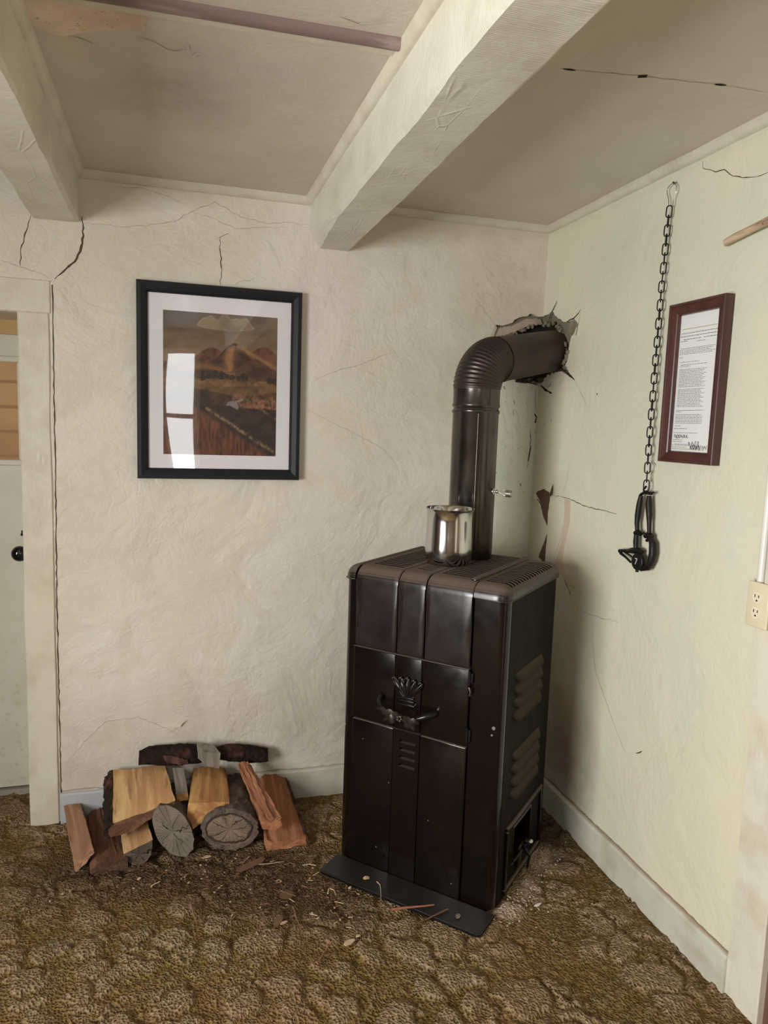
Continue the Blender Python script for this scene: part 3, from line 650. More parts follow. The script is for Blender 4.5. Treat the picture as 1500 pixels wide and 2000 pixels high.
def wobbly_box(name, a, b, m, lab, amp=.003, parent=None):
    bm = bmesh.new(); bx(bm, a, b); bmesh.ops.subdivide_edges(bm, edges=[e for e in bm.edges if e.calc_length() > .5], cuts=30)
    bmesh.ops.bevel(bm, geom=[e for e in bm.edges if e.is_manifold and e.calc_face_angle(0) > 1], offset=.003, segments=1, affect='EDGES')
    for v in bm.verts: v.co += noise.noise_vector(v.co*4)*amp
    o = obj(name, bm, m, parent, 30); return struct(o, lab) if parent is None else o
wobbly_box('trim_8', (-1.966, -.006, -.008), (-1.868, .27, 1.842), M_TRIM, 'wide white door post beside the firewood')
wobbly_box('trim_9', (-2.95, -.006, 1.842), (-1.862, .02, 1.952), M_TRIM, 'white header board over the door')
me = strip_mesh(ribbon([(-1.860, 0.0), (-1.861, .8), (-1.857, 1.3), (-1.855, 1.94)], .0045, 8, .0015, .02, False)); to_back(me, -.001); link_mesh('post_gap_shade', me, M_CRACK, wall_back)  # lower part a real gap, upper part shade painted as a dark line
# door soffit and recess
wobbly_box('trim_10', (-2.86, .012, 1.842), (-1.966, .30, 1.90), M_TRIM, 'underside of the door opening', .001)
DY = .27
door = struct(box('door_1', (-2.86, DY, .022), (-1.90, DY+.035, 1.80), M_DOOR, None, .002, 1), 'pale green painted door at the left edge')
box('threshold', (-2.86, DY-.012, -.01), (-1.90, DY+.06, .016), mat('grey_threshold', srgb(150, 144, 130), .6), door)
box('door_gap', (-2.86, DY+.012, .012), (-1.90, DY+.03, .026), M_CAV, door)
box('stop_strip', (-2.86, DY-.02, 1.79), (-1.90, DY+.03, 1.845), mat('bare_tan_strip', srgb(196, 164, 110), .7), door)
pt, pb = at(33, 708, 1, DY), at(38, 898, 1, DY)
bm = bmesh.new(); x1_ = (pt.x+pb.x)/2
for a, b in (((x1_, pb.z-.0), (x1_+.022, pt.z+.0)), ((-2.7, pt.z), (x1_+.022, pt.z+.022)), ((-2.7, pb.z-.022), (x1_+.022, pb.z))): bx(bm, (a[0], DY-.008, a[1]), (b[0], DY+.001, b[1]), .003, 1)
obj('pane_moulding', bm, M_DOOR, door, 30)
box('covered_pane', (-2.7, DY-.004, pb.z), (x1_, DY-.001, pt.z), M_KRAFT, door)
kp = at(39, 1081, 1, DY-.05); bm = bmesh.new(); lathe(bm, [(0, -.030), (.014, -.029), (.026, -.020), (.030, -.006), (.027, .006), (.016, .016), (.012, .030), (.012, .052), (.020, .055), (.022, .06)], (kp.x, DY-.05, kp.z), 32, 'Y')
obj('door_knob', bm, mat('black_porcelain', srgb(14, 14, 16), .08), door, 50)
kk = at(43, 1044, 1, DY); bm = bmesh.new(); lathe(bm, [(0, -.0022), (.0055, -.002), (.0055, .001)], (kk.x, DY, kk.z), 16, 'Y'); bx(bm, (kk.x-.0022, DY-.002, kk.z), (kk.x+.0022, DY+.001, kk.z+.016)); obj('keyhole', bm, M_CAV, door)
# casing and brown door beyond it on the right wall
wobbly_box('trim_11', (-.024, -1.412, -.008), (.02, -1.300, 2.05), M_TRIM, 'cream door casing at the right edge', .002)
struct(box('door_2', (-.002, -2.3, .0), (.03, -1.408, 2.05), M_BROWNDOOR, None), 'brown door beyond the right casing')

# ------------------------------------------------------------------ stove
SO = V((-.713, -.656, 0)); SA = math.atan2(-.726, .688)
SX, SY = V((math.cos(SA), math.sin(SA), 0)), V((-math.sin(SA), math.cos(SA), 0))
def S(x, y, z): return SO+SX*x+SY*y+V((0, 0, z))
stove = tag(empty('heating_stove', SO, SA), 'tall brown black enamel heating stove standing in the corner', 'stove')
ZT = 1.040
# casing with rounded front corners
def rounded_post(x0, x1, y0, y1, z0, z1, r, corner, m, name, foot=.0):
    """vertical box whose outer front corner is rounded; corner = +1 right, -1 left"""
    pts = []
    if corner > 0:
        pts = [(x0, y1), (x0, y0)]+[(x1-r+r*math.sin(t), y0+r-r*math.cos(t)) for t in [P2*k/8 for k in range(9)]]+[(x1, y1)]
    else:
        pts = [(x1, y1), (x1, y0)]+[(x0+r-r*math.sin(t), y0+r-r*math.cos(t)) for t in [P2*k/8 for k in range(9)]]+[(x0, y1)]
    bm = bmesh.new(); zs = [z0, z0+.008, z1]; rings = []
    for i, z in enumerate(zs):
        s_ = .004 if i == 0 else 0
        rings.append([bm.verts.new((x-corner*s_ if abs(x-(x1 if corner > 0 else x0)) < .03 else x, y+s_ if y < y1-.01 else y, z)) for x, y in pts])
    n = len(pts)
    for A, B in zip(rings, rings[1:]):
        for j in range(n): bm.faces.new((A[j], A[(j+1) % n], B[(j+1) % n], B[j]))
    bm.faces.new(rings[0]); bm.faces.new(rings[-1]); bmesh.ops.recalc_face_normals(bm, faces=bm.faces)
    return obj(name, bm, m, stove, 30)
rounded_post(.182, .287, .004, .09, .004, .998, .030, 1, M_EN, 'corner_post')
rounded_post(-.287, -.242, .004, .09, .004, .998, .030, -1, M_EN, 'corner_post')
box('front_liner', (-.245, .012, .006), (.185, .03, .99), M_EN, stove)
# side panels (right one pierced for the ash door) and back
def side_panel(x0, x1, name):
    bm = bmesh.new()
    if x0 > 0:
        y0, y1, a0, a1, c0_, c1_ = .040, .472, .17, .335, .085, .205
        for (ya, yb, za, zb_) in ((y0, y1, .205, .998), (y0, y1, .004, .085), (y0, a0, .085, .205), (a1, y1, .085, .205)): bx(bm, (x0, ya, za), (x1, yb, zb_))
    else: bx(bm, (x0, .088, .004), (x1, .472, .998))
    return obj(name, bm, M_EN2, stove)
side_panel(.272, .2878, 'side_panel'); side_panel(-.286, -.272, 'side_panel')
box('back_panel', (-.286, .462, .004), (.286, .474, 1.0), M_EN2, stove)
box('firebox', (-.22, .06, .02), (.22, .42, .94), M_IN, stove)
# louvres pressed out of the side
def louvre(y0, y1, z, parent, name='louvre'):
    bm = bmesh.new(); n = 14; rings = []
    for i in range(n+1):
        t = i/n; y = y0+(y1-y0)*t; e = min(1, min(t, 1-t)*n/2.0); e = math.sqrt(max(0, 1-(1-e)**2)); ring = []
        for k in range(9):
            u = k/8; out = (.018*math.sin(math.pi*min(1, u*.62+.0))**.9)*e; zz = z+.016-.034*u*(.55+.45*e)
            if k == 8: out = 0
            ring.append(bm.verts.new((.2855+out, y, zz)))
        rings.append(ring)
    for A, B in zip(rings, rings[1:]):
        for j in range(8): bm.faces.new((A[j], B[j], B[j+1], A[j+1]))
    bmesh.ops.recalc_face_normals(bm, faces=bm.faces); return obj(name, bm, M_LOUV, parent, 50)
M_LOUV = enamel('dusty_lit_louvre', srgb(46, 38, 31), .5, srgb(84, 74, 62), 1.0)  # paler than the side panel: dust, plus light painted into the base
for z in (.735, .692, .650, .607): louvre(.095, .365, z, stove)
for z in (.470, .427, .384, .342): louvre(.105, .378, z, stove)
# ash door frame, opening and latch on the side
bm = bmesh.new()
for a, b in (((.09, .232), (.44, .246)), ((.09, .02), (.44, .034)), ((.09, .034), (.104, .232)), ((.426, .034), (.44, .232))): bx(bm, (.285, a[0], a[1]), (.296, b[0], b[1]), .003, 1)
for a, b in (((.163, .205), (.342, .214)), ((.163, .076), (.342, .085)), ((.163, .085), (.171, .205)), ((.334, .085), (.342, .205))): bx(bm, (.285, a[0], a[1]), (.290, b[0], b[1]), .002, 1)
obj('ash_door_frame', bm, M_EN, stove, 30)
bm = bmesh.new(); bx(bm, (.286, .20, .055), (.30, .23, .13), .004); bx(bm, (.296, .14, .105), (.306, .25, .115), .004); sweep(bm, [(.306, .235, .11), (.322, .245, .08), (.312, .26, .03)], [.006, .005, .004], 10)
lathe(bm, [(0, .296), (.010, .297), (.012, .304), (.008, .314), (0, .316)], (0, .255, .125), 14, 'X')
obj('ash_door_latch', bm, M_ORN2, stove, 40)
bm = bmesh.new(); bmesh.ops.create_icosphere(bm, subdivisions=2, radius=.006, matrix=Matrix.Translation((.322, .255, .130)) @ Matrix.Diagonal((1, 1.6, .8, 1)))
for v in bm.verts: v.co += noise.noise_vector(v.co*300)*.002
obj('latch_screw', bm, mat('white_scrap', srgb(210, 205, 190), .7), stove)

# top sections: sheet with real slots, curved down over the front
def top_section(x0, x1, sx0, sx1, nsl, zlow, name, y_a=.068, y_b=.498, dz=0, slots=None):
    r = .046; prof = [(-.003, zlow), (-.003, (zlow+ZT-r)/2), (-.003, ZT-r)]
    prof += [(-.003+r-r*math.cos(t), ZT-r+r*math.sin(t)) for t in [P2*k/8 for k in range(1, 9)]]
    ys = [p[0] for p in prof]; zs = [p[1] for p in prof]; open_ = []
    sl = slots
    if sl is None:
        pit = (y_b-y_a)/nsl; sl = [(y_a+pit*i, y_a+pit*i+pit*.46) for i in range(nsl)]
    for a, b in sl:
        for y in (a, b): ys.append(y); zs.append(ZT)
        open_.append(len(ys)-2)
    ys += [.508]; zs += [ZT]
    bm = bmesh.new(); xs = [x0, x0+.003, sx0, sx1, x1-.003, x1]
    G = [[bm.verts.new((x, y+(.0 if 0 < i < 5 else (.004 if z < ZT-r else 0)), z+dz-(.003 if i in (0, 5) else 0))) for i, x in enumerate(xs)] for y, z in zip(ys, zs)]
    for j in range(len(ys)-1):
        for i in range(5):
            if i == 2 and j in open_: continue
            bm.faces.new((G[j][i], G[j][i+1], G[j+1][i+1], G[j+1][i]))
    bmesh.ops.recalc_face_normals(bm, faces=bm.faces)
    f0 = next(f for f in bm.faces if abs(f.calc_center_median().y+.003) < .01)
    if f0.normal.y > 0: bmesh.ops.reverse_faces(bm, faces=bm.faces)
    bmesh.ops.solidify(bm, geom=bm.faces[:], thickness=.008)
    return bm
def cut_pipe(bm, cx, cy, r):     # drop the faces under the pipe collar
    kill = [f for f in bm.faces if (f.calc_center_median().xy-V((cx, cy))).length < r and f.calc_center_median().z > .95]
    bmesh.ops.delete(bm, geom=kill, context='FACES')
bm = top_section(-.239, -.083, -.215, -.102, 17, .776, 'top_grille'); obj('top_grille', bm, M_TOP, stove, 40)
bm = top_section(-.080, .016, -.058, -.004, 3, .776, 'c', slots=[(.085, .093), (.113, .121), (.141, .149)]); obj('top_strip', bm, M_TOP, stove, 40)
bm = top_section(.020, .176, .036, .146, 17, .776, 'top_grille'); obj('top_grille', bm, M_TOP, stove, 40)
bm = bmesh.new(); bx(bm, (.154, .03, ZT-.006), (.174, .508, ZT+.007), .006, 3); obj('raised_rib', bm, M_TOP, stove, 40)
# end caps: rounded box surface with slots bending over the side
def end_cap(xi, xo, sgn):
    y0, y1, z0, r = -.005, .495, .996, .040
    inner = lambda q: V((min(max(q.x, -9), xo-sgn*r) if sgn > 0 else max(q.x, xo-sgn*r), min(max(q.y, y0+r), 9), min(q.z, ZT-r)))
    def mp(x, y, z):
        q = V((x, y, z)); c_ = inner(q); d_ = q-c_
        if d_.length < 1e-9: return q
        return c_+d_.normalized()*r if (c_-q).length > 1e-9 else q
    bm = bmesh.new()
    # slots
    n = 17; pit = (.47-.06)/n; ys = [y0, y0+.01, y0+.02, y0+.03, y0+r]; op = []
    for i in range(n):
        a = .052+pit*i; ys += [a, a+pit*.45]; op.append(len(ys)-2)
    ys += [y1]
    sx = [abs(xi)+.014, abs(xo)-.004]; xs = [abs(xi), abs(xi)+.003, sx[0]]+[sx[0]+(sx[1]-sx[0])*k/6 for k in range(1, 7)]+[abs(xo)]
    def sq(x, y): # spread so that the square maps evenly round the corner
        return mp(sgn*x, y, ZT)
    G = [[bm.verts.new(sq(x, y)-V((0, 0, .003 if i == 0 else 0))) for i, x in enumerate(xs)] for y in ys]
    for j in range(len(ys)-1):
        for i in range(len(xs)-1):
            if j in op and 2 <= i < 8: continue
            bm.faces.new((G[j][i], G[j][i+1], G[j+1][i+1], G[j+1][i]))
    # outer side and front skirts
    zs = [ZT-(ZT-z0)*k/4 for k in range(5)]
    side = [[bm.verts.new(mp(xo, y, z)) for z in zs] for y in ys]
    for j in range(len(ys)-1):
        for k in range(4): bm.faces.new((side[j][k], side[j+1][k], side[j+1][k+1], side[j][k+1]))
    fr = [[bm.verts.new(mp(sgn*x, y0, z)) for z in zs] for x in xs]
    for j in range(len(xs)-1):
        for k in range(4): bm.faces.new((fr[j][k], fr[j+1][k], fr[j+1][k+1], fr[j][k+1]))
    bmesh.ops.remove_doubles(bm, verts=bm.verts, dist=2e-4); bmesh.ops.recalc_face_normals(bm, faces=bm.faces)
    up = max(bm.faces, key=lambda f: f.calc_center_median().z*10+abs(f.normal.z))
    if up.normal.z < 0: bmesh.ops.reverse_faces(bm, faces=bm.faces)
    bmesh.ops.solidify(bm, geom=bm.faces[:], thickness=.005)
    return obj('end_cap', bm, M_TOP, stove, 35)
end_cap(.180, .291, 1); end_cap(-.243, -.291, -1)
box('inner_shelf', (-.27, .02, .992), (.27, .47, .998), M_IN, stove)  # black sheet added so the slots look dark inside
# lip under the caps
bm = bmesh.new()
for s_, a, b in ((1, .182, .2915), (-1, .245, .2915)):
    pts = [(s_*a, .0, .994)]+[(s_*(b-.034+.034*math.sin(t)), -.005+.034-.034*math.cos(t), .994) for t in [P2*k/6 for k in range(7)]]+[(s_*b, .49, .994)]
    sweep(bm, pts, .0018, 8)
obj('cap_rim', bm, M_EN, stove, 50)

# front door, lower panels
def panels(z0, z1, name, y=-.004, edges=((-.239, -.080), (-.0785, .0165), (.018, .1785))):
    bm = bmesh.new()
    for a, b in edges: bx(bm, (a, y, z0), (b, .014, z1), .004, 3)
    return bm
fd = obj('feed_door', panels(.524, .772, 'd', -.006), M_EN, stove, 40)
tube('door_rim', [(-.239, -.0065, .770), (.0, -.0065, .770), (.178, -.0065, .770)], .0028, M_EN, fd, 8)
# lower centre with four vent slots
bm = panels(.004, .520, 'l', -.004, ((-.239, -.080), (.018, .1785)))
vx0, vx1 = -.056, .004; vz = [(.478, .490), (.451, .463), (.424, .436), (.397, .409)]
segs = [(-.0785, vx0, .004, .520), (vx1, .0165, .004, .520), (vx0, vx1, vz[0][1], .520), (vx0, vx1, .004, vz[-1][0])]+[(vx0, vx1, vz[i+1][1], vz[i][0]) for i in range(3)]
b2 = bmesh.new()
for a, b, c_, d_ in segs: bx(b2, (a, -.004, c_), (b, .013, d_))
bmesh.ops.remove_doubles(b2, verts=b2.verts, dist=1e-5)
low = obj('lower_panel', bm, M_EN, stove, 40); obj('vent_panel', b2, M_EN, stove)
box('vent_dark', (-.07, .0125, .39), (.012, .0145, .50), M_IN, stove)
for a, b in vz:
    z = (a+b)/2; bm = bmesh.new(); pts = []
    for k in range(24):
        t = 2*math.pi*k/24; pts.append(((vx0+vx1)/2+(.024+.006*abs(math.cos(t)))*(1 if math.cos(t) > 0 else -1)*min(1, abs(math.cos(t))*2.2)*1.02, -.0045, z+.007*max(-1, min(1, math.sin(t)*1.6))))
    sweep(bm, pts, .0017, 6, True); obj('vent_lip', bm, M_ORN2, stove, 50)
# hinges
for z0, z1 in ((.722, .766), (.532, .585)):
    bm = bmesh.new(); sweep(bm, [(.180, -.006, z0), (.180, -.006, z1)], .004, 10); bx(bm, (.181, -.004, z0+.006), (.190, .004, z1-.006), .001, 1); obj('hinge', bm, M_ORN2, stove, 40)
tube('hinge_pin', [(.1805, -.008, .716), (.186, -.010, .705), (.184, -.008, .690)], .0035, M_ORN, stove, 8)
bm = bmesh.new()
for x, z, r in ((.262, .601, .0065), (.257, .578, .004)):
    q = bmesh.ops.create_icosphere(bm, subdivisions=1, radius=r, matrix=Matrix.Translation((x, .004, z)) @ Matrix.Diagonal((1, .25, 1, 1)))
obj('enamel_chip', bm, mat('chipped_enamel', srgb(120, 116, 110), .7), stove)
# crown ornament
CXo = -.030
bm = bmesh.new()
for k in (-2, 2, -1, 1, 0):
    lean = k*.0125; pts = []
    for i in range(20):
        t = 2*math.pi*i/20; u = math.sin(t); w_ = .0128*math.cos(t)*(.70+.36*u)
        zz = .672+.028*u-.003*abs(k); xx = CXo+k*.0150+lean*u*.8+w_
        pts.append((xx, -.012-.002*(2-abs(k)), zz))
    sweep(bm, pts, .0026, 8, True)
    sweep(bm, [(CXo+k*.0150+lean*.8*u, -.009, .672+.024*u-.003*abs(k)) for u in (-1, -.3, .3, 1)], [.003, .0085, .0100, .003], 8)
for z, hw in ((.636, .026), (.626, .027), (.613, .030)): bx(bm, (CXo-hw, -.016, z-.0035), (CXo+hw, -.004, z+.0035), .0015, 2)
bx(bm, (CXo-.024, -.010, .61), (CXo+.024, -.004, .645), .001, 1)
obj('crown_ornament', bm, M_ORN2, fd, 50)
bm = bmesh.new()
for k in (-2, -1, 0, 1, 2):
    for dx, dz, r in ((0, 0, .0045), (-.006, -.003, .0032), (.006, -.003, .0032)):
        bmesh.ops.create_icosphere(bm, subdivisions=1, radius=r, matrix=Matrix.Translation((CXo+k*.0235+dx, -.014, .703-.0035*abs(k)+dz)))
obj('crown_beading', bm, M_ORN, fd, 60)
# bow handle with oak leaves
hpts = [(-.127, -.008, .622), (-.124, -.024, .612), (-.112, -.036, .600), (-.08, -.042, .588), (-.03, -.044, .580), (.02, -.042, .588), (.048, -.038, .600), (.064, -.026, .606), (.070, -.006, .606)]
hd = tube('door_handle', hpts, [.010, .009, .0075, .006, .0055, .007, .010, .012, .012], M_ORN2, fd, 12)
def leaf(x0, z0, x1, z1, y, s=.013):
    bm = bmesh.new(); a, b = V((x0, 0, z0)), V((x1, 0, z1)); d_ = b-a; q = V((-d_.z, 0, d_.x)).normalized(); n = 24; up, dn = [], []
    for i in range(n+1):
        t = i/n; wd = s*math.sin(math.pi*min(1, t*.92+.05))**.7*(.72+.42*abs(math.sin(t*math.pi*3.6)))
        up.append(a+d_*t+q*wd+V((0, y+.004*math.sin(t*9), 0))); dn.append(a+d_*t-q*wd+V((0, y+.004*math.sin(t*9), 0)))
    mid = [bm.verts.new(a+d_*(i/n)+V((0, y-.005, 0))) for i in range(n+1)]; U = [bm.verts.new(p) for p in up]; D = [bm.verts.new(p) for p in dn]
    for i in range(n): bm.faces.new((U[i], U[i+1], mid[i+1], mid[i])); bm.faces.new((mid[i], mid[i+1], D[i+1], D[i]))
    bmesh.ops.solidify(bm, geom=bm.faces[:], thickness=.002); return bm
for k, (x0, z0, x1, z1) in enumerate([(-.034, .585, -.122, .596), (-.036, .583, -.090, .562), (-.024, .585, .022, .556), (-.026, .585, .040, .582), (-.03, .58, -.028, .600)]):
    obj('oak_leaf', leaf(x0, z0, x1, z1, -.050-.002*k, .013 if k < 4 else .008), M_ORN, hd, 40)
bm = bmesh.new()
for k in range(5): bmesh.ops.create_icosphere(bm, subdivisions=1, radius=.0055, matrix=Matrix.Translation((-.03+.007*math.cos(k*1.26), -.058, .583+.007*math.sin(k*1.26))))
obj('flower_boss', bm, M_ORN, hd, 60)
# small specks on the enamel
M_SPK = mat('pale_speck', srgb(150, 138, 120), .7); r_ = random.Random(3)
for (x, z) in [(-.195, .455), (-.09, .33), (.06, .245), (-.13, .09), (.14, .52), (-.265, .49), (.15, .06)]:
    bm = bmesh.new(); bmesh.ops.create_icosphere(bm, subdivisions=1, radius=.0017, matrix=Matrix.Translation((x, -.0045, z)) @ Matrix.Diagonal((1, .4, 1.3, 1)))
    obj('paint_speck', bm, M_SPK, stove)

# floor plate in front of the stove
plate = tag(empty('hearth_plate', SO, SA), 'thin black enamel hearth plate sticking out under the stove front', 'hearth plate')
bm = bmesh.new(); pts = [(-.272, -.118), (.286, -.118), (.300, -.110), (.300, -.004), (-.284, -.004), (-.284, -.108)]
vs = [bm.verts.new((x, y, .0035)) for x, y in pts]; f_ = bm.faces.new(vs); ex = bmesh.ops.extrude_face_region(bm, geom=[f_])
for v in ex['geom']:
    if isinstance(v, bmesh.types.BMVert): v.co.z = .014
bmesh.ops.bevel(bm, geom=[e for e in bm.edges if e.verts[0].co.z > .013 and e.verts[1].co.z > .013], offset=.003, segments=3, affect='EDGES')
bmesh.ops.recalc_face_normals(bm, faces=bm.faces); obj('plate_sheet', bm, enamel('plate_enamel', srgb(16, 18, 20), .12, srgb(52, 43, 38), .45), plate, 35)

# ------------------------------------------------------------------ stovepipe
PB = S(-.018, .405, 0); R0 = .081
pipe = tag(empty('stovepipe', PB+V((0, 0, 1.0))), 'dark metal stovepipe rising from the stove and bending into the corner', 'stovepipe')
def pl(pts): o_ = pipe.location; return [V(p)-o_ for p in pts]
E_ = V((.0, -.112, 1.827)); dh = V((E_.x-PB.x, E_.y-PB.y, .06)).normalized()
zs0 = 1.572
prof = [(R0, 1.002), (R0, zs0-.02), (R0+.003, zs0-.016), (R0+.0035, zs0-.010), (R0, zs0-.006), (R0-.002, zs0), (R0+.003, zs0+.006), (R0+.0035, zs0+.011), (R0+.001, zs0+.016), (R0+.001, 1.640)]
bm = bmesh.new(); lathe(bm, [(r, z-1.0) for r, z in prof[:6]], (0, 0, 0), 64); kill = [f for f in bm.faces if len(f.verts) > 4]; bmesh.ops.delete(bm, geom=kill, context='FACES_ONLY'); obj('lower_pipe', bm, M_PIPE, pipe, 40)
bm = bmesh.new(); lathe(bm, [(r, z-1.0) for r, z in prof[5:]], (0, 0, 0), 64); kill = [f for f in bm.faces if len(f.verts) > 4]; bmesh.ops.delete(bm, geom=kill, context='FACES_ONLY'); obj('pipe_collar', bm, M_PIPE, pipe, 40)
# lap seam facing the room
a_ = math.atan2((CAM-PB).y, (CAM-PB).x)+.12
tube('lap_seam', [(math.cos(a_)*(R0+.0005), math.sin(a_)*(R0+.0005), z-1.0) for z in (1.005, 1.3, 1.552)], .0022, M_PIPE, pipe, 8)
# corrugated elbow
Rb = .112; up = V((0, 0, 1)); th = math.acos(dh.z); hz = V((dh.x, dh.y, 0)).normalized(); base = PB+V((0, 0, 1.636)); n = 150; pts, rr = [], []
for i in range(n+1):
    t = th*i/n; pts.append(base+hz*(Rb-Rb*math.cos(t))+up*(Rb*math.sin(t))); ed = min(1, min(i, n-i)/6)
    rr.append(R0+.001+.0030*ed*(.5+.5*math.cos(2*math.pi*i/n*17)))
bm = bmesh.new(); sweep(bm, pl(pts), rr, 64, caps=False); bmesh.ops.recalc_face_normals(bm, faces=bm.faces); obj('elbow', bm, M_ELB, pipe, 60)
p0 = pts[-1]; end = E_+dh*.13; hp = [p0-dh*.002+(end-p0)*(i/10) for i in range(11)]
bm = bmesh.new(); sweep(bm, pl(hp), [R0+.0035]+[R0]*10, 64, caps=False); bmesh.ops.recalc_face_normals(bm, faces=bm.faces); obj('flue_pipe', bm, M_RUST, pipe, 40)
# damper handle: spigot and coiled wire
dz = 1.283; sd = SX.copy(); dp = PB+V((0, 0, dz))+sd*R0
bm = bmesh.new(); sweep(bm, pl([dp-sd*.004, dp+sd*.002]), .011, 16); sweep(bm, pl([dp, dp+sd*.016]), .0035, 10)
bmesh.ops.create_uvsphere(bm, u_segments=14, v_segments=10, radius=.0065, matrix=Matrix.Translation(dp+sd*.014-pipe.location))
q0 = dp+sd*.018; sweep(bm, pl([q0, q0+sd*.020+up*.007, q0+sd*.042+up*.007]), .0016, 8); sweep(bm, pl([q0, q0+sd*.016-up*.006, q0+sd*.036-up*.016]), .0016, 8)
coil = [q0+sd*(.030+.020*i/59)+up*(-.004+.012*math.sin(i*.62))+SY*(.012*math.cos(i*.62)) for i in range(60)]
sweep(bm, pl(coil), .0014, 6); obj('damper_handle', bm, M_WIRE, pipe, 60)

# ------------------------------------------------------------------ steel pot
cupc = S(-.020, .232, ZT)
cup = empty('steel_pot', cupc+V((0, 0, .0006))); tag(cup, 'shiny stainless steel pot standing on top of the stove', 'pot')
bm = bmesh.new(); lathe(bm, [(0, .0), (.054, .0), (.064, .003), (.0715, .012), (.0745, .028), (.0752, .06), (.0735, .10), (.0722, .15), (.0735, .183), (.0782, .190), (.0790, .1925), (.0775, .1935), (.0722, .187), (.0708, .15), (.0720, .10), (.0736, .06), (.072, .025), (.060, .008), (0, .006)], n=96)
bmesh.ops.scale(bm, vec=(1.07, 1.07, .985), verts=bm.verts); obj('pot_body', bm, M_STEEL, cup, 60)

# ------------------------------------------------------------------ landscape picture
fb = [(-1.587, 1.975), (-1.000, 1.979), (-.998, 1.285), (-1.582, 1.281)]
fx0, fx1, fz0, fz1 = -1.583, -1.001, 1.284, 1.977
pic = tag(empty('landscape_picture', (-1.292, 0, 1.284)), 'black framed landscape picture of brown hills hanging on the back wall', 'picture')
def PL(x, y, z): return (x+1.292, y, z-1.284)
def frame_mesh(x0, x1, z0, z1, w_, prof, fn):
    """mitred frame; prof = [(inset, depth)] from the outer back edge to the inner edge"""
    bm = bmesh.new(); rings = []
    for ins, dep in prof: rings.append([bm.verts.new(fn(x, dep, z)) for x, z in ((x0+ins, z0+ins), (x1-ins, z0+ins), (x1-ins, z1-ins), (x0+ins, z1-ins))])
    for A, B in zip(rings, rings[1:]):
        for j in range(4): bm.faces.new((A[j], A[(j+1) % 4], B[(j+1) % 4], B[j]))
    bmesh.ops.recalc_face_normals(bm, faces=bm.faces); return bm
obj('frame', frame_mesh(fx0, fx1, fz0, fz1, .037, [(0, -.004), (0, -.030), (.003, -.034), (.014, -.035), (.030, -.028), (.037, -.020), (.038, -.012)], PL), M_BLK, pic)
box('mat_board', PL(fx0+.03, -.010, fz0+.03), PL(fx1-.03, -.013, fz1-.03), M_MAT, pic)
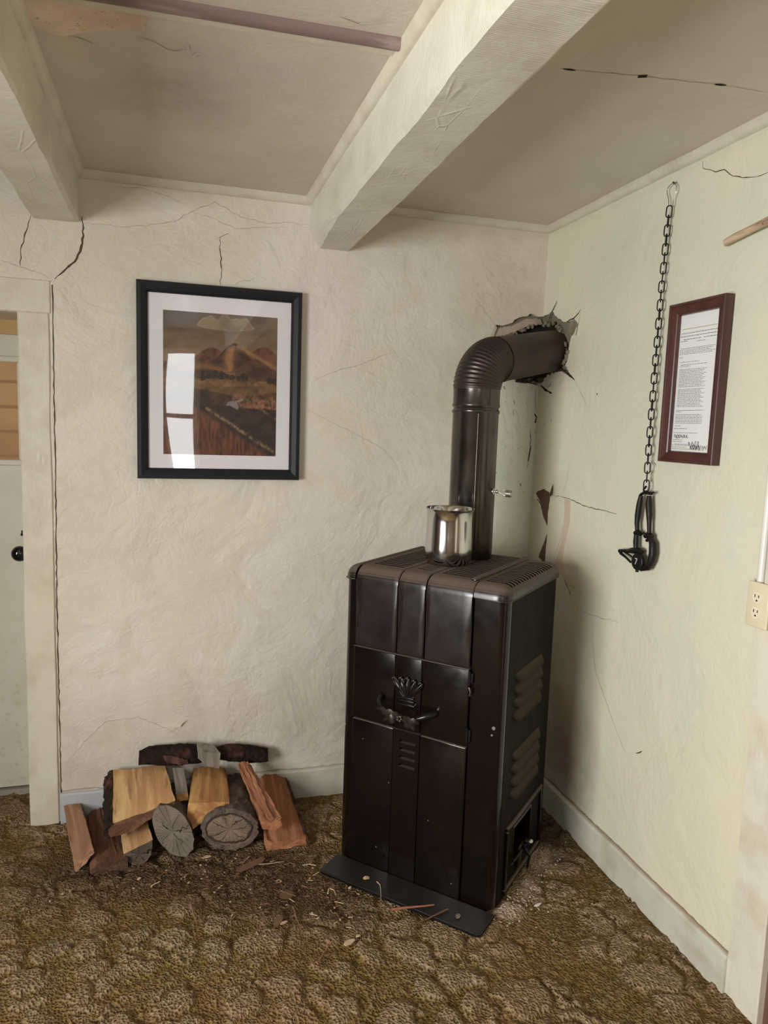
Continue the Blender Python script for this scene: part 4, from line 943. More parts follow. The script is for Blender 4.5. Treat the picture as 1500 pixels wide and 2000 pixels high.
# printed landscape as a fine coloured grid
def landscape():
    nx, nz = 240, 300; u, v = np.meshgrid(np.linspace(0, 1, nx), np.linspace(0, 1, nz))   # v up
    def S_(c_): return np.array(srgb(*c_))
    def fb(x, y, sd, k=2.4): return np.clip((fbm(x, y, sd, 5)-.5)*k+.5, 0, 1)
    def lay(m_, c_, im):
        m_ = np.clip(m_, 0, 1)[..., None]; return im*(1-m_)+c_*m_
    def br(cols, x, y, sd, lo=.55, hi=1.4): return S_(cols)*(lo+(hi-lo)*fb(x, y, sd))[..., None]
    img = br((104, 86, 68), u*7, v*16, 3, .7, 1.3); img = lay((.93-v)*3*(v < .93), br((128, 104, 80), u*5, v*20, 4, .8, 1.2), img)
    img = lay((v-.86)*7*(1-u*1.1), br((66, 60, 52), u*6, v*12, 5, .8, 1.2), img)
    top = .055+.018*np.sin(u*38)+.012*np.sin(u*61+1); cl = ((u-.54)/.24)**2+((v-.915)/np.where(v > .905, top+.012, .028))**2
    img = lay((1.05-cl)*5, br((122, 104, 80), u*16, v*20, 8, .75, 1.25), img); img = lay(1-np.abs(cl-1)*7, S_((150, 130, 100)), img)
    def hill(h, base_, sd, im): return lay((h-v)*120, br(base_, u*16, v*24, sd), im)
    g_ = lambda c_, w_: np.exp(-((u-c_)/w_)**2)
    img = hill(.655+.135*g_(.88, .17), (98, 60, 42), 11, img); img = hill(.64+.125*g_(.42, .17), (94, 58, 40), 12, img)
    hm = .60+.205*g_(.62, .17)+.02*g_(.4, .1); img = hill(hm, (64, 42, 32), 21, img)
    lit = np.exp(-((u-.575-.10*(v-.68))/.045)**2)*(v > .60)*(v < hm-.02); img = lay(lit*.9*(.5+fb(u*24, v*24, 23)), S_((150, 104, 66)), img)
    rd = v-(.785-(u-.64)*.42); img = lay(np.exp(-(rd/.018)**2)*(u > .64)*.75, S_((148, 108, 70)), img)
    img = hill(.585+.115*g_(.80, .16), (78, 52, 38), 31, img); img = lay(np.exp(-((v-.60+.03*np.cos(u*9))/.022)**2)*(u < .62)*.7, S_((132, 92, 58)), img)
    img = hill(.545+0*u, (116, 84, 54), 41, img)
    for cx, cy, r in [(.34, .555, .030), (.39, .56, .024), (.45, .575, .036), (.50, .57, .035), (.55, .565, .02), (.60, .56, .022), (.66, .555, .024), (.70, .562, .034), (.94, .55, .03), (.99, .545, .028), (.06, .565, .035), (.13, .56, .03), (.21, .555, .03)]:
        d_ = ((u-cx)/r)**2+((v-cy)/(r*.8))**2; k = d_ < .7+.8*fb(u*60, v*60, 3); img = np.where(k[..., None], br((44, 33, 24), u*90, v*90, 5, .5, 1.7), img)
    img = hill(.505+.008*np.sin(u*9), (98, 72, 44), 51, img); img = hill(.455+.02*np.sin(u*7), (66, 46, 32), 52, img)
    img = lay((.46-v)*30*(u > .6)*(v > .33)*fb(u*30, v*30, 53), br((118, 80, 56), u*50, v*50, 54, .4, 1.5), img)
    img = hill(.345+.06*np.clip(1-u*1.4, 0, 1), (50, 36, 28), 61, img)
    for off, col, wd in ((.0, (138, 112, 86), .020), (.07, (44, 34, 28), .03), (.17, (58, 46, 38), .02), (.25, (112, 88, 68), .014)):
        yy = .33+off-(u-.38)*.50; k = np.clip(1-np.abs(v-yy)/wd, 0, 1)*(u > .36-.3*off)*(v < .45)*fb(u*46, v*46, 71, 3); img = lay(k*1.3, S_(col), img)
    fld = np.clip((.30-(u-.38)*.52-v)*30, 0, 1)*(v < .36); img = lay(fld, br((92, 52, 34), u*60, v*14, 81, .45, 1.5), img)
    wht = (np.abs((v-.395)-(u-.66)*.3) < .008) & (u > .55) & (u < .70) | ((np.hypot((u-.60)/.055, (v-.35)/.042) < 1) & (v-.35 > (u-.60)*-.4)); img = lay(wht*.9, S_((128, 120, 114)), img)
    x0, x1, z0, z1 = -1.494, -1.089, 1.372, 1.882
    co = np.stack([x0+(x1-x0)*u+1.292, np.full_like(u, -.0138), z0+(z1-z0)*v-1.284], -1).reshape(-1, 3); i = np.arange(nx*nz).reshape(nz, nx)
    f_ = np.stack([i[:-1, :-1], i[:-1, 1:], i[1:, 1:], i[1:, :-1]], -1).reshape(-1, 4)
    me = bpy.data.meshes.new('landscape_print'); me.from_pydata(co.tolist(), [], f_.tolist()); a = me.color_attributes.new('print', 'FLOAT_COLOR', 'POINT')
    a.data.foreach_set('color', np.concatenate([np.clip(img, 0, 1), np.ones((nz, nx, 1))], -1).reshape(-1).astype(np.float32))
    m = mat('landscape_print', (.2, .1, .05), .6); g = N(m); g.color(g.attr('print', 'Color')); return link_mesh('landscape_print', me, m, pic)
landscape()
# slightly bowed acrylic in front
bm = bmesh.new(); n = 30; G = []
for j in range(n+1):
    row = []
    for i in range(n+1):
        u, v = i/n, j/n; bow = .0012*math.sin(math.pi*u)*math.sin(math.pi*v)*(1+.3*math.sin(5*u+3*v)); row.append(bm.verts.new(PL(fx0+.034+(fx1-fx0-.068)*u, -.0185+bow, fz0+.034+(fz1-fz0-.068)*v)))
    G.append(row)
for j in range(n):
    for i in range(n): bm.faces.new((G[j][i], G[j][i+1], G[j+1][i+1], G[j+1][i]))
obj('acrylic_pane', bm, M_GLASS, pic, 80)

# ------------------------------------------------------------------ framed document on the right wall
FD = .030
tl, tr_, br_, bl_ = at(1302, 603, 0, -FD), at(1413, 567, 0, -FD), at(1393, 912, 0, -FD), at(1288, 899, 0, -FD)
dy0, dy1 = (tl.y+bl_.y)/2, (tr_.y+br_.y)/2; dz1, dz0 = (tl.z+tr_.z)/2, (bl_.z+br_.z)/2
doc = tag(empty('framed_document', (0, dy0, dz0)), 'dark mahogany framed typed document hanging on the right wall', 'framed document')
def DL(a, dep, z): return (xw(z)*0+dep, -a-dy0, z-dz0)
a0, a1 = -dy0, -dy1
obj('frame', frame_mesh(a0, a1, dz0, dz1, .03, [(0, -.002), (0, -FD+.002), (.002, -FD), (.007, -FD), (.009, -FD+.003), (.024, -.020), (.027, -.021), (.030, -.018), (.033, -.018), (.034, -.010)], DL), M_FRM, doc)
box('document_page', DL(a0+.031, -.006, dz0+.031), DL(a1-.031, -.0085, dz1-.031), M_PAPER, doc)
# rows of typing, kept as small word marks (the photograph shows them unreadable)
pa0, pa1, pz0, pz1 = a0+.034, a1-.034, dz0+.034, dz1-.034
def word_rows(rows, m, name, h=.0022, seed=1):
    bm = bmesh.new(); r = random.Random(seed)
    for z, s0, s1 in rows:
        a = pa0+(pa1-pa0)*s0; e = pa0+(pa1-pa0)*s1; zz = pz1-(pz1-pz0)*z
        while a < e:
            L = r.uniform(.004, .013); b = min(e, a+L)
            if b-a > .002:
                vs = [bm.verts.new(DL(x, -.0089, q)) for x, q in ((a, zz), (b, zz), (b, zz+h*r.uniform(.7, 1)), (a, zz+h))]; bm.faces.new(vs)
            a = b+.0022
    return obj(name, bm, m, doc)
rows = [(.245+.0105*i, .02+(.0 if i else .03), .93-.06*(i % 3)) for i in range(5)]+[(.31, .02, .12), (.345, .06, .55), (.365, .08, .75), (.376, .08, .35)]
rows += [(.40+.0105*i, .06, .76-.05*((i*7) % 3)) for i in range(13)]+[(.545+.0105*i, .06, .74-.05*((i*5) % 3)) for i in range(13)]
rows += [(.70, .05, .76), (.711, .05, .2), (.73, .05, .72)]+[(.741+.0105*i, .05, .74-.06*((i*3) % 3)) for i in range(6)]+[(.815, .05, .2), (.835, .03, .38), (.865, .03, .66), (.918, .03, .3), (.932, .03, .28), (.95, .08, .6), (.958, .02, .7), (.972, .02, .4)]
word_rows(rows, M_INK, 'typed_text', .0016)
word_rows([(.135, .04, .98), (.158, .02, .99), (.18, .1, .55), (.192, .03, .22), (.18, .62, .98), (.202, .45, .66)], M_INKD, 'heading_text', .0016, 3)
bm = bmesh.new()
for z, s0, s1 in ((.105, .05, .93), (.985, .02, .85)):
    bm = bmesh.new(); a = pa0+(pa1-pa0)*s0; b = pa0+(pa1-pa0)*s1; zz = pz1-(pz1-pz0)*z; bm.faces.new([bm.verts.new(DL(x, -.0089, q)) for x, q in ((a, zz), (b, zz), (b, zz+.002), (a, zz+.002))]); obj('ruled_line', bm, M_INKG, doc)
def scribble(s0, s1, z, amp, k, seed, name='signature'):
    r = random.Random(seed); pts = []; n = 70
    for i in range(n):
        t = i/(n-1); a = pa0+(pa1-pa0)*(s0+(s1-s0)*t+.012*math.sin(i*1.3)); zz = pz1-(pz1-pz0)*z+amp*math.sin(i*k+r.uniform(-.3, .3))*(.4+.6*r.random()); pts.append(DL(a, -.0092, zz))
    bm = bmesh.new(); sweep(bm, pts, .0005, 5); return obj(name, bm, M_INKD, doc)
scribble(.05, .42, .89, .007, .9, 2); scribble(.5, .92, .965, .008, .75, 4); scribble(.45, .75, .955, .014, .35, 5)
box('glass_pane', DL(a0+.031, -.0125, dz0+.031), DL(a1-.031, -.0135, dz1-.031), glass_mat('document_glass', 1.35), doc)

# ------------------------------------------------------------------ chain, wire loop and iron tool
def link_mesh_bm(L, wd, r, axis):
    bm = bmesh.new(); pts = []
    for i in range(28):
        t = 2*math.pi*i/28; c_, s_ = math.cos(t), math.sin(t); a = wd/2*c_; z = (L/2-wd/2)*(1 if s_ > 0 else -1)*min(1, abs(s_)*3)+wd/2*s_
        pts.append((0, a, z) if axis == 0 else (a, 0, z))
    sweep(bm, pts, r, 8, True); return bm
ct, cb = rightp(1308, 404, .02), rightp(1262, 957, .03)
chain = tag(empty('iron_chain', ct), 'long black iron chain hanging on the right wall beside the framed document', 'chain')
cpx = [(1308, 404), (1304, 440), (1300, 480), (1296, 520), (1292, 560), (1289, 600), (1284, 660), (1279, 720), (1276, 760), (1272, 810), (1268, 860), (1265, 905), (1262, 957)]
cps = [rightp(*q, .018+.012*i/12) for i, q in enumerate(cpx)]
seg = [(b-a).length for a, b in zip(cps, cps[1:])]; tot = sum(seg); NL = 31; pit = tot/NL
def along(s):
    for a, b, L in zip(cps, cps[1:], seg):
        if s <= L: return a.lerp(b, s/L)
        s -= L
    return cps[-1]
l0 = obj('link', link_mesh_bm(pit*1.26, .0165, .0020, 0), M_IRON, chain, 60); l1 = obj('link', link_mesh_bm(pit*1.26, .0150, .0020, 1), M_IRON, chain, 60)
for i in range(NL):
    p, q = along(i*pit), along((i+1)*pit); src = (l0, l1)[i % 2]; o = src if i < 2 else src.copy()
    if i >= 2: C.objects.link(o); o.parent = chain
    dd = (p-q).normalized(); rot = V((0, 0, 1)).rotation_difference(dd); tw = Matrix.Rotation(.93+random.uniform(-.22, .22), 4, 'Z')
    o.matrix_local = Matrix.Translation((p+q)/2-chain.location) @ rot.to_matrix().to_4x4() @ tw
# wire loop and nail
n0 = rightp(1316, 360, .012)
wl = [rightp(x, y, .014) for x, y in [(1306, 403), (1306, 388), (1303, 378), (1303, 370), (1309, 361), (1317, 356), (1322, 364), (1321, 374), (1316, 386), (1314, 402)]]
sm = []
for i in range(len(wl)-1):
    for k in range(4): sm.append(wl[i].lerp(wl[i+1], k/4))
sm.append(wl[-1]); sm = [sm[0]]+[(sm[i-1]+sm[i]*2+sm[i+1])/4 for i in range(1, len(sm)-1)]+[sm[-1]]
wr = tube('wire_loop', sm, .0015, M_WIRE, None, 8); tag(wr, 'thin bright wire loop holding the top of the chain', 'wire loop')
nl = tube('nail', [rightp(1316, 358, -.01), rightp(1315, 356, .022)], .0028, M_IRON, None, 8); tag(nl, 'dark nail in the right wall carrying the wire loop', 'nail')
# forged trap-like clamp, built in the wall plane: a = toward viewer (-y), z up
tool = tag(empty('iron_clamp', rightp(1255, 1100, .0)), 'black forged iron clamp marked 7 hanging from the chain', 'iron tool')
TD = .026
def T(px, py, off=TD): return rightp(px, py, off)-tool.location
def forged(name, px, rad, offs=None, n=10, flat=None):
    rad = [r_*1.3 for r_ in rad] if isinstance(rad, list) else rad*1.2; bm = bmesh.new(); offs = offs or [TD]*len(px); pts = [T(x, y, o_) for (x, y), o_ in zip(px, offs)]; sweep(bm, pts, rad, n); bmesh.ops.recalc_face_normals(bm, faces=bm.faces); return obj(name, bm, M_IRON, tool, 60)
forged('swivel_ring', [(1262, 950), (1257, 956), (1259, 963), (1266, 965), (1264, 958)], .0028)
forged('top_hook', [(1250, 967), (1258, 962), (1272, 964), (1278, 961)], [.003, .004, .004, .001])
forged('spring_arm', [(1252, 968), (1249, 985), (1246, 1005), (1244, 1022), (1245, 1040)], [.0055, .0075, .0075, .006, .005])
forged('spring_arm', [(1268, 968), (1267, 985), (1268, 1005), (1268, 1022), (1268, 1042)], [.0055, .0080, .0075, .0055, .005])
forged('knuckle', [(1240, 1041), (1246, 1039), (1251, 1042)], [.005, .007, .005]); forged('knuckle', [(1260, 1047), (1267, 1044), (1274, 1048)], [.006, .008, .005])
forged('cross_link', [(1250, 1046), (1257, 1041), (1264, 1050)], .0028)
forged('jaw_arm', [(1243, 1044), (1242, 1058), (1242, 1072)], [.006, .0068, .006])
forged('hooked_jaw', [(1263, 1056), (1270, 1050), (1275, 1062), (1275, 1080), (1272, 1095), (1266, 1108), (1252, 1112)], [.004, .007, .009, .0095, .009, .008, .005])
forged('pan', [(1224, 1077), (1235, 1075), (1248, 1076), (1254, 1078)], [.004, .0075, .0085, .005]); forged('trigger', [(1210, 1076), (1224, 1075), (1240, 1073)], [.005, .0035, .004])
forged('trigger', [(1212, 1080), (1222, 1088), (1232, 1098)], [.004, .003, .003]); forged('trigger', [(1219, 1078), (1230, 1084), (1238, 1090)], .0024)
c_ = T(1247, 1097, TD+.004); bm = bmesh.new(); lathe(bm, [(0, -.009), (.0250, -.0085), (.028, -.005), (.028, .004), (.026, .006), (0, .0065)], c_, 32, 'X'); obj('numbered_disc', bm, M_IRON, tool, 40)
forged('bolt', [(1245, 1104), (1244, 1117)], .0045)
tc_ = bpy.data.curves.new('t', 'FONT'); tc_.body = '7'; tc_.size = .030; tc_.extrude = .0004; tc_.align_x = 'CENTER'; tc_.align_y = 'CENTER'
to = bpy.data.objects.new('t', tc_); C.objects.link(to); bpy.context.view_layer.update(); me = bpy.data.meshes.new_from_object(to.evaluated_get(bpy.context.evaluated_depsgraph_get())); bpy.data.objects.remove(to)
for v in me.vertices: a, b, d_ = v.co; v.co = V((c_.x-.0096-d_, c_.y-a, c_.z+b))
link_mesh('number_7', me, mat('chalky_paint', srgb(190, 190, 182), .7), tool)

# broken stick on the right wall
st = [rightp(1418, 474, .014), rightp(1440, 462, .016), rightp(1470, 447, .018), rightp(1500, 432, .020), rightp(1560, 402, .024)]
stick = tube('wooden_stick', st, [.010, .0115, .0115, .012, .012], M_BONE, None, 14); tag(stick, 'bleached broken wooden stick fixed high on the right wall', 'stick')
for v in stick.data.vertices:
    v.co += noise.noise_vector(v.co*60)*.0022
bpy_n = tube('stick_nail', [rightp(1490, 437, -.01), rightp(1490, 437, .03)], .002, M_IRON, stick, 8)

# ------------------------------------------------------------------ outlet and conduit
op = [rightp(1476, 1130), rightp(1471, 1218)]; oz1, oz0 = op[0].z, op[1].z; oy = (op[0].y+op[1].y)/2-.004
zc = (oz0+oz1)/2; out_ = tag(empty('wall_outlet', (0, oy-.035, zc)), 'ivory double outlet plate at the right edge of the wall', 'outlet')
X0 = xw(zc)-.024
box('outlet_box', (X0+.002, -.034, -.056), (.012, .034, .056), M_IVORY, out_, .002)
box('cover_plate', (X0-.005, -.0355, -.0585), (X0+.002, .0355, .0585), M_IVORY, out_, .0035, 3)
for s_ in (-1, 1):
    zc_ = s_*.0195; bm = bmesh.new(); lathe(bm, [(0, -.0025), (.0155, -.002), (.0165, .002)], (X0-.005, 0, zc_), 28, 'X'); rc = obj('receptacle', bm, M_IVORY2, out_, 40)
    bm = bmesh.new()
    for dy_, h_ in ((.006, .0075), (-.006, .0065)): bx(bm, (X0-.0082, dy_-.0011, zc_+.002-h_/2+.002), (X0-.0065, dy_+.0011, zc_+.002+h_/2+.002))
    lathe(bm, [(0, -.0032), (.0026, -.0030), (.0026, 0)], (X0-.005, 0, zc_-.0075), 12, 'X'); obj('slot', bm, M_CAV, rc)
cdt = tube('wire_conduit', [(xw(1.2)-.012, oy-.022, oz1-.012), (xw(1.4)-.012, oy-.020, 1.40), (xw(2.2)-.012, oy-.018, 2.30)], .010, mat('white_conduit', srgb(222, 220, 210), .16), None, 16)
tag(cdt, 'glossy white painted conduit rising from the outlet', 'conduit')

# ------------------------------------------------------------------ firewood
def log(name, label, front, back, m_side, m_end, bark_idx=(), m_bark=None, amp=.004, bt=.006, seed=0, nl=34, sub=6, cat='firewood', group=None):
    """loft between the outlines front and back (same count, world points); bark_idx = edges carrying bark"""
    F = [V(p) for p in front]; B = [V(p) for p in back]; k = len(F)
    c0_ = sum(F, V())/k; c1_ = sum(B, V())/k; ax = (c1_-c0_).normalized(); R = V((0, 0, 1)).rotation_difference(ax).to_matrix().to_4x4(); Mw = Matrix.Translation(c0_) @ R; Mi = Mw.inverted()
    def dense(P): return [P[i].lerp(P[(i+1) % k], j/sub) for i in range(k) for j in range(sub)]
    Fd, Bd = dense(F), dense(B); n = len(Fd); bm = bmesh.new(); rings = []
    for i in range(nl+1):
        t = i/nl; ring = []
        for j in range(n):
            p = Fd[j].lerp(Bd[j], t); c_ = c0_.lerp(c1_, t); q = noise.noise_vector(V((j*.55+seed*7, t*2.2, seed)))*amp*1.2+noise.noise_vector(V((j*1.9+seed*3, t*9, seed+4)))*amp*.8
            ring.append(bm.verts.new(Mi @ (p+q)))
        rings.append(ring)
    for A, D in zip(rings, rings[1:]):
        for j in range(n): bm.faces.new((A[j], A[(j+1) % n], D[(j+1) % n], D[j])).material_index = 0
    for ring, cc in ((rings[0], Mi @ c0_), (rings[-1], Mi @ c1_)):
        # end: two rings inward for a slightly uneven sawn face
        mid = [bm.verts.new(cc.lerp(v.co, .5)+V((0, 0, random.uniform(-.001, .001)))) for v in ring]; ce = bm.verts.new(cc)
        for j in range(n): bm.faces.new((ring[j], ring[(j+1) % n], mid[(j+1) % n], mid[j])).material_index = 1; bm.faces.new((mid[j], mid[(j+1) % n], ce)).material_index = 1
    bmesh.ops.recalc_face_normals(bm, faces=bm.faces)
    ringco = [[v.co.copy() for v in r_] for r_ in rings]
    o = obj(name, bm, [m_side, m_end], None, 42); o.matrix_world = Mw; tag(o, label, cat, group or 'firewood stacked against the back wall')
    if bark_idx:
        bm = bmesh.new(); js = []
        for e in bark_idx: js += [(e*sub+q_) for q_ in range(sub+1)]
        js = sorted(set(js), key=js.index); m_ = len(js); OUT, INN = [], []
        for i, r_ in enumerate(ringco):
            cz = sum(r_, V())/n; ro, ri = [], []
            for a, j in enumerate(js):
                p = r_[j % n]; d_ = (p-cz); d_.z = 0; d_.normalize(); e_ = min(1, min(a, m_-1-a)/1.0+.35); rn = noise.noise(V((a*1.3+seed, i*.9, seed)))
                ro.append(bm.verts.new(p+d_*(bt*e_*(1+.8*rn))+V((0, 0, (-.003 if i == 0 else 0))))); ri.append(bm.verts.new(p-d_*.003+V((0, 0, (-.002 if i == 0 else 0)))))
            OUT.append(ro); INN.append(ri)
        for i in range(len(ringco)-1):
            for a in range(m_-1): bm.faces.new((OUT[i][a], OUT[i][a+1], OUT[i+1][a+1], OUT[i+1][a])); bm.faces.new((INN[i][a], INN[i+1][a], INN[i+1][a+1], INN[i][a+1]))
            bm.faces.new((OUT[i][0], OUT[i+1][0], INN[i+1][0], INN[i][0])); bm.faces.new((OUT[i][-1], INN[i][-1], INN[i+1][-1], OUT[i+1][-1]))
        for i in (0, -1):
            for a in range(m_-1): bm.faces.new((OUT[i][a], OUT[i][a+1], INN[i][a+1], INN[i][a]))
        bmesh.ops.recalc_face_normals(bm, faces=bm.faces); b_ = obj('bark', bm, m_bark, o, 60)
    return o
def Y(pts, y): return [at(px, py, 1, y) for px, py in pts]
def XZ(pts, y): return [V((x, y, z)) for x, z in pts]
# 1 leftmost slender billet on the carpet
log('firewood_log', 'slender dusty billet at the left end of the firewood, beside the door post',
    Y([(143, 1673), (182, 1655), (184, 1668), (152, 1702), (147, 1703)], -.335), Y([(124, 1573), (157, 1569), (166, 1592), (152, 1606), (130, 1606)], -.022), W_DUST, W_DUST, seed=1, amp=.003)
# 2 brown billet with end coloured for shadow
log('firewood_log', 'brown rough billet with shade-darkened end, second from left on the carpet',
    Y([(176, 1700), (192, 1686), (222, 1681), (248, 1676), (252, 1698), (228, 1707), (180, 1709)], -.36), Y([(172, 1588), (186, 1580), (202, 1578), (214, 1582), (216, 1606), (196, 1608), (174, 1608)], -.022), W_BRN, W_DARKEND, seed=2, amp=.005)
# 3 half round under the big one
log('firewood_log', 'short half round log with grey end under the largest split log',
    Y([(241, 1668), (270, 1655), (299, 1640), (296, 1662), (284, 1682), (268, 1690), (254, 1684)], -.345), Y([(231, 1578), (250, 1570), (276, 1562), (276, 1590), (268, 1603), (252, 1607), (238, 1602)], -.03), W_TAN, E_DARK, (3, 4, 5, 6), B_GREY, seed=3, amp=.002, bt=.003)
# 4 grey log end, tilted ellipse
def ell(cx, cy, a, b, rot, n=14): return [(cx+a*math.cos(t)*math.cos(rot)-b*math.sin(t)*math.sin(rot), cy+a*math.cos(t)*math.sin(rot)+b*math.sin(t)*math.cos(rot)) for t in [2*math.pi*i/n for i in range(n)]]
log('firewood_log', 'grey weathered oval log end with dark cracks, in the middle of the bottom row',
    Y(ell(338, 1623, 56, 34, 1.05), -.335), Y(ell(352, 1565, 40, 30, 1.2), -.03), B_GREY, E_GREY, seed=4, amp=.0025, sub=2)
# 5 round log with bark and rings
log('firewood_log', 'round log with radial cracks and grey bark ring, right of centre in the bottom row',
    Y(ell(449, 1619, 50, 34, 0, 18), -.335), Y(ell(468, 1548, 38, 32, 0, 18), -.02), B_GREY, E_RING, tuple(range(18)), B_GREY, seed=5, amp=.002, bt=.012, sub=3)
# 6 wide reddish log on the right
log('firewood_log', 'wide reddish split log with rough bark edge, at the right end of the firewood',
    Y([(517, 1640), (528, 1647), (560, 1642), (598, 1640), (603, 1652), (575, 1668), (530, 1678), (520, 1668)], -.355), Y([(506, 1522), (518, 1512), (538, 1512), (556, 1520), (562, 1535), (560, 1549), (530, 1553), (508, 1553)], -.022), W_RED2, W_RED2, (3, 4, 5), B_RED, seed=6, amp=.004, bt=.007)
# 7 largest split log on top left
log('firewood_log', 'largest split log with pale tan face and dark bark side, upper left of the firewood',
    Y([(220, 1608), (280, 1588), (342, 1563), (340, 1580), (300, 1596), (262, 1622), (214, 1637), (208, 1622)], -.315), Y([(222, 1504), (262, 1502), (322, 1492), (326, 1506), (296, 1530), (258, 1545), (216, 1540), (208, 1520)], -.045), W_TAN, W_BRN, (6, 7), B_DARK, seed=7, amp=.0025, bt=.010)
# 8 centre wedge
log('firewood_log', 'golden split wedge with slanted cut end, top centre under the grey block',
    Y([(368, 1569), (408, 1567), (448, 1566), (449, 1574), (432, 1588), (402, 1600), (374, 1622), (364, 1602)], -.300), Y([(378, 1500), (410, 1498), (438, 1499), (444, 1512), (436, 1530), (410, 1540), (384, 1538), (374, 1520)], -.05), W_GOLD, W_GOLD, seed=8, amp=.0025)
# 9 slanting slender piece
log('firewood_log', 'slender reddish split stick leaning across the right end of the firewood',
    Y([(509, 1598), (530, 1596), (548, 1598), (550, 1612), (535, 1624), (512, 1618)], -.345), Y([(465, 1490), (476, 1487), (487, 1490), (492, 1502), (480, 1512), (468, 1506)], -.09), W_RED, W_RED2, seed=9, amp=.005)
# 10 small board end between
log('firewood_log', 'small grey and orange board end between the largest log and the golden wedge',
    Y([(344, 1551), (367, 1549), (368, 1562), (346, 1566)], -.24), Y([(337, 1500), (358, 1499), (360, 1512), (339, 1513)], -.10), W_GREY, W_GOLD, seed=10, amp=.001)
log('firewood_log', 'short dark brown offcut wedged under the small board end',
    Y([(350, 1566), (372, 1562), (374, 1580), (360, 1590), (350, 1580)], -.22), Y([(346, 1546), (366, 1545), (368, 1560), (360, 1568), (348, 1562)], -.06), W_BRN, W_BRN, seed=12, amp=.002)
# 11 bark slab lying along the top
def slab_log():
    top = [(272, 1468), (284, 1462), (310, 1460), (350, 1453), (385, 1457), (420, 1460), (450, 1455), (478, 1456), (500, 1459), (523, 1464)]
    bot = [(272, 1494), (300, 1490), (330, 1492), (352, 1495), (385, 1490), (420, 1484), (450, 1486), (478, 1490), (500, 1490), (522, 1486)]
    bm = bmesh.new(); rings = []; n = 60; k = 14
    for i in range(n+1):
        t = i/n*9; j = min(8, int(t)); f_ = t-j; a = V(top[j]).lerp(V(top[j+1]), f_); b = V(bot[j]).lerp(V(bot[j+1]), f_)
        A, D = at(a.x, a.y, 1, -.05), at(b.x, b.y, 1, -.05); c_ = (A+D)/2; hh = (A-D).length/2; ring = []
        for q in range(k):
            an = 2*math.pi*q/k; p = V((c_.x, c_.y+.030*math.cos(an)+.004, c_.z+hh*math.sin(an)*(1 if abs(math.sin(an)) > .2 else 1)))
            p += noise.noise_vector(V((p.x*22, q*.8, 3)))*.005+noise.noise_vector(V((p.x*70, q*1.9, 5)))*.003
            ring.append(bm.verts.new(p))
        rings.append(ring)
    for A, D in zip(rings, rings[1:]):
        for j in range(k): bm.faces.new((A[j], A[(j+1) % k], D[(j+1) % k], D[j]))
    bm.faces.new(rings[0]); bm.faces.new(rings[-1]); bmesh.ops.recalc_face_normals(bm, faces=bm.faces)
    m = bark('blackened_bark', srgb(50, 38, 32), srgb(30, 22, 20), srgb(84, 54, 46), 1.0)
    o = obj('firewood_slab', bm, m, None, 60); tag(o, 'long dark bark covered slab lying on top along the wall', 'firewood', 'firewood stacked against the back wall')
    bm = bmesh.new(); pts = [at(x, y, 1, -.083) for x, y in jag([V((x, y, 0)) for x, y in [(318, 1478), (335, 1476), (352, 1482), (366, 1484), (368, 1491), (352, 1495), (335, 1491), (322, 1486)]], 4, 2, 3)]
    f_ = bm.faces.new([bm.verts.new(p) for p in pts]); ex = bmesh.ops.extrude_face_region(bm, geom=[f_])
    for v in ex['geom']:
        if isinstance(v, bmesh.types.BMVert): v.co.y += .012
    bmesh.ops.triangulate(bm, faces=bm.faces[:])
    obj('bare_wood_patch', bm, wood('patchy_bare_wood', srgb(128, 92, 78), srgb(84, 58, 48), srgb(60, 42, 36)), o)
slab_log()
# 12 grey block on top
def block():
    f = Y([(398, 1468), (431, 1471), (428, 1501), (401, 1496)], -.115); s = Y([(384, 1453), (388, 1486)], -.075)
    dv = (s[0]-f[0]); b = [p+dv for p in f]; bm = bmesh.new(); vs = [bm.verts.new(p) for p in f+b]
    for q in ((0, 1, 2, 3), (7, 6, 5, 4), (0, 4, 5, 1), (1, 5, 6, 2), (2, 6, 7, 3), (3, 7, 4, 0)): bm.faces.new([vs[i] for i in q])
    bmesh.ops.subdivide_edges(bm, edges=bm.edges, cuts=4, use_grid_fill=True)
    for v in bm.verts: v.co += noise.noise_vector(v.co*28)*.0035
    bmesh.ops.recalc_face_normals(bm, faces=bm.faces); return bm
gb = obj('wood_block', block(), W_GREY, None, 40); tag(gb, 'small grey weathered wood block sitting on top of the golden wedge', 'wood block')

# ------------------------------------------------------------------ litter on the carpet
C_PALE = mat('pale_chip', srgb(196, 170, 136), .8); C_BRN = mat('brown_chip', srgb(104, 74, 54), .9); C_STRAW = mat('pine_needle', srgb(128, 98, 68), .8); C_RED = mat('reddish_splinter', srgb(150, 96, 72), .8)
def chip(px, py, w_, l_, ang, m, label, z=.008, group=None, name='wood_chip'):
    c_ = floorp(px, py, z); bm = bmesh.new(); n = 8; out = []
    for i in range(n):
        t = 2*math.pi*i/n; out.append(bm.verts.new((l_/2*math.cos(t)*random.uniform(.75, 1.1), w_/2*math.sin(t)*random.uniform(.7, 1.15), random.uniform(0, .0025))))
    f_ = bm.faces.new(out); ex = bmesh.ops.extrude_face_region(bm, geom=[f_])
    for v in ex['geom']:
        if isinstance(v, bmesh.types.BMVert): v.co.z += .002
    bmesh.ops.triangulate(bm, faces=bm.faces[:])
    o = obj(name, bm, m); o.location = c_; o.rotation_euler = (random.uniform(-.12, .12), random.uniform(-.12, .12), ang); tag(o, label, 'wood chip', group); return o
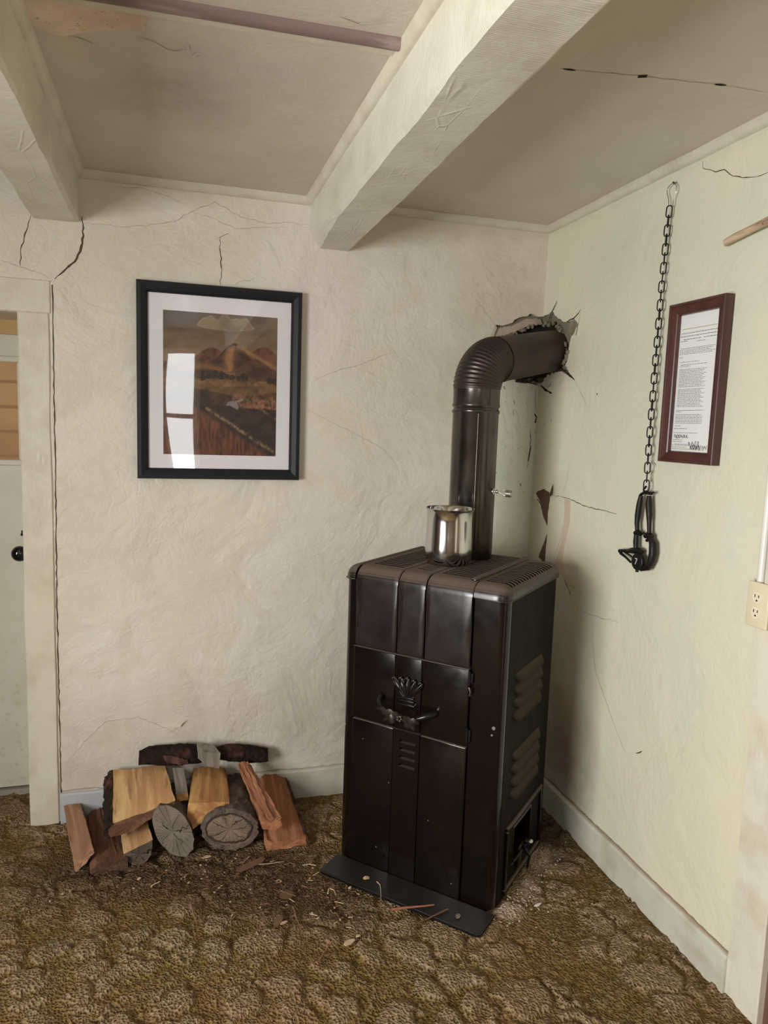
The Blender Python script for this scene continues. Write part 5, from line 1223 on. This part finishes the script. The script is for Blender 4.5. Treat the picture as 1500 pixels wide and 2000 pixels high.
def twig(pxs, r, m, label, z=.010, group=None, name='twig'):
    pts = [floorp(*q, z) for q in pxs]; P = []
    for a, b in zip(pts, pts[1:]):
        for k in range(5): P.append(a.lerp(b, k/5)+V((0, 0, noise.noise(V((a.x*40, k, 0)))*.002)))
    P.append(pts[-1]); o = tube(name, P, [r*(1-.6*i/len(P)) for i in range(len(P))], m, None, 6); tag(o, label, 'twig', group); return o
chip(715, 1716, .018, .026, .2, C_PALE, 'pale square wood chip on the hearth plate, left part', .016)
chip(894, 1790, .016, .026, .9, mat('grey_chip', srgb(128, 116, 96), .8), 'round greyish chip on the hearth plate, right part', .016)
chip(682, 1841, .018, .045, .35, C_PALE, 'pale almond shaped chip on the carpet before the hearth plate', .009)
chip(700, 1829, .012, .016, .1, C_PALE, 'small pale chip just behind the almond shaped chip', .009)
chip(404, 1675, .014, .036, .25, C_PALE, 'pale splinter on the carpet before the round log', .010)
chip(436, 1672, .02, .03, 1.3, C_BRN, 'reddish brown bark flake under the round log', .012)
chip(490, 1690, .035, .12, .35, C_BRN, 'long brown bark piece on the carpet right of the round log', .010, name='bark_piece')
chip(560, 1748, .045, .06, .4, C_BRN, 'dark bark flake on the carpet between firewood and stove', .009, name='bark_piece')
chip(543, 1800, .03, .05, 1.0, C_BRN, 'dark bark crumb cluster piece in front of the stove', .009, name='bark_piece')
chip(553, 1804, .01, .03, .5, C_PALE, 'pale sliver lying against the dark bark crumb', .012)
chip(272, 1717, .012, .016, .6, C_PALE, 'tiny pale chip on the carpet below the grey log end', .008)
chip(1050, 1768, .012, .03, .2, mat('paper_scrap', srgb(216, 208, 196), .7), 'white scrap on the carpet right of the stove', .009)
chip(683, 1735, .008, .012, .2, C_PALE, 'tiny pale chip on the front edge of the hearth plate', .016)
twig([(765, 1777), (800, 1772), (848, 1767)], .0045, C_RED, 'flat reddish splinter lying across the hearth plate', .020, name='splinter')
twig([(875, 1775), (840, 1792), (806, 1806), (790, 1832)], .0030, C_BRN, 'dark bent twig hanging over the hearth plate edge', .019)
twig([(372, 1765), (378, 1785), (384, 1803)], .0040, C_STRAW, 'brown splinter on the open carpet below the firewood', .010, name='splinter')
twig([(572, 1770), (580, 1795), (590, 1820)], .0022, C_STRAW, 'thin brown pine needle pointing at the viewer', .010)
twig([(548, 1740), (565, 1746), (578, 1750)], .0018, C_STRAW, 'pale pine needle by the dark bark flake', .012)
twig([(620, 1882), (634, 1858), (650, 1838)], .0026, C_RED, 'reddish twig on the carpet left of the almond shaped chip', .010)
twig([(736, 1722), (742, 1728), (744, 1742), (744, 1758)], .0016, C_PALE, 'curled pale shaving over the hearth plate edge', .018)
twig([(480, 1690), (520, 1687), (555, 1683)], .0016, C_PALE, 'long pale needle beside the right hand log', .010)
twig([(640, 1745), (643, 1735), (652, 1738), (656, 1748)], .0024, C_PALE, 'curled pale shaving on the carpet before the hearth plate', .010)
# innumerable crumbs as one mesh
r_ = random.Random(12); bm = bmesh.new()
zones = [((-1.38, -.42), (.33, .10), 260), ((-1.12, -.60), (.22, .14), 150), ((-.98, -.70), (.16, .10), 70), ((-.42, -.86), (.10, .06), 40), ((-1.3, -.8), (.6, .3), 60)]
mi = 0
for (cx, cy), (sx, sy), cnt in zones:
    for _ in range(cnt):
        x, y = r_.gauss(cx, sx*.6), r_.gauss(cy, sy*.6)
        if y > -.37 and x < -.95 or x > -.03: continue
        lo_ = (V((x, y, 0))-SO); 
        if -.31 < lo_.dot(SX) < .31 and -.13 < lo_.dot(SY) < .5: continue
        L = r_.uniform(.003, .009) if r_.random() < .75 else r_.uniform(.01, .03); w_ = r_.uniform(.0015, .005) if L < .01 else r_.uniform(.001, .002); a = r_.uniform(0, 3.14)
        Mx = Matrix.Translation((x, y, .006)) @ Matrix.Rotation(a, 4, 'Z') @ Matrix.Rotation(r_.uniform(-.3, .3), 4, 'Y') @ Matrix.Diagonal((L, w_, .002, 1))
        q = bmesh.ops.create_cube(bm, size=1, matrix=Mx); mi = r_.choice((0, 1, 1, 1, 1, 2, 2))
        for v in q['verts']:
            for f_ in v.link_faces: f_.material_index = mi
cr = obj('wood_crumbs', bm, [C_PALE, C_BRN, C_STRAW]); tag(cr, 'fine bark crumbs and needles strewn over the carpet', 'litter', kind='stuff')
bm = bmesh.new()
for _ in range(100):
    lx = .298+abs(r_.gauss(0, .035)); ly = r_.gauss(.18, .16)
    if ly < -.03: continue
    p = S(lx if r_.random() < .8 else lx+.05, ly, .005); s_ = r_.uniform(.0015, .004)
    q = bmesh.ops.create_icosphere(bm, subdivisions=1, radius=s_, matrix=Matrix.Translation(p) @ Matrix.Diagonal((1, 1.3, .6, 1)))
ash = obj('ash_crumbs', bm, mat('pale_ash', srgb(186, 168, 150), .9)); tag(ash, 'pale ash crumbs spilled on the carpet beside the stove', 'ash', kind='stuff')
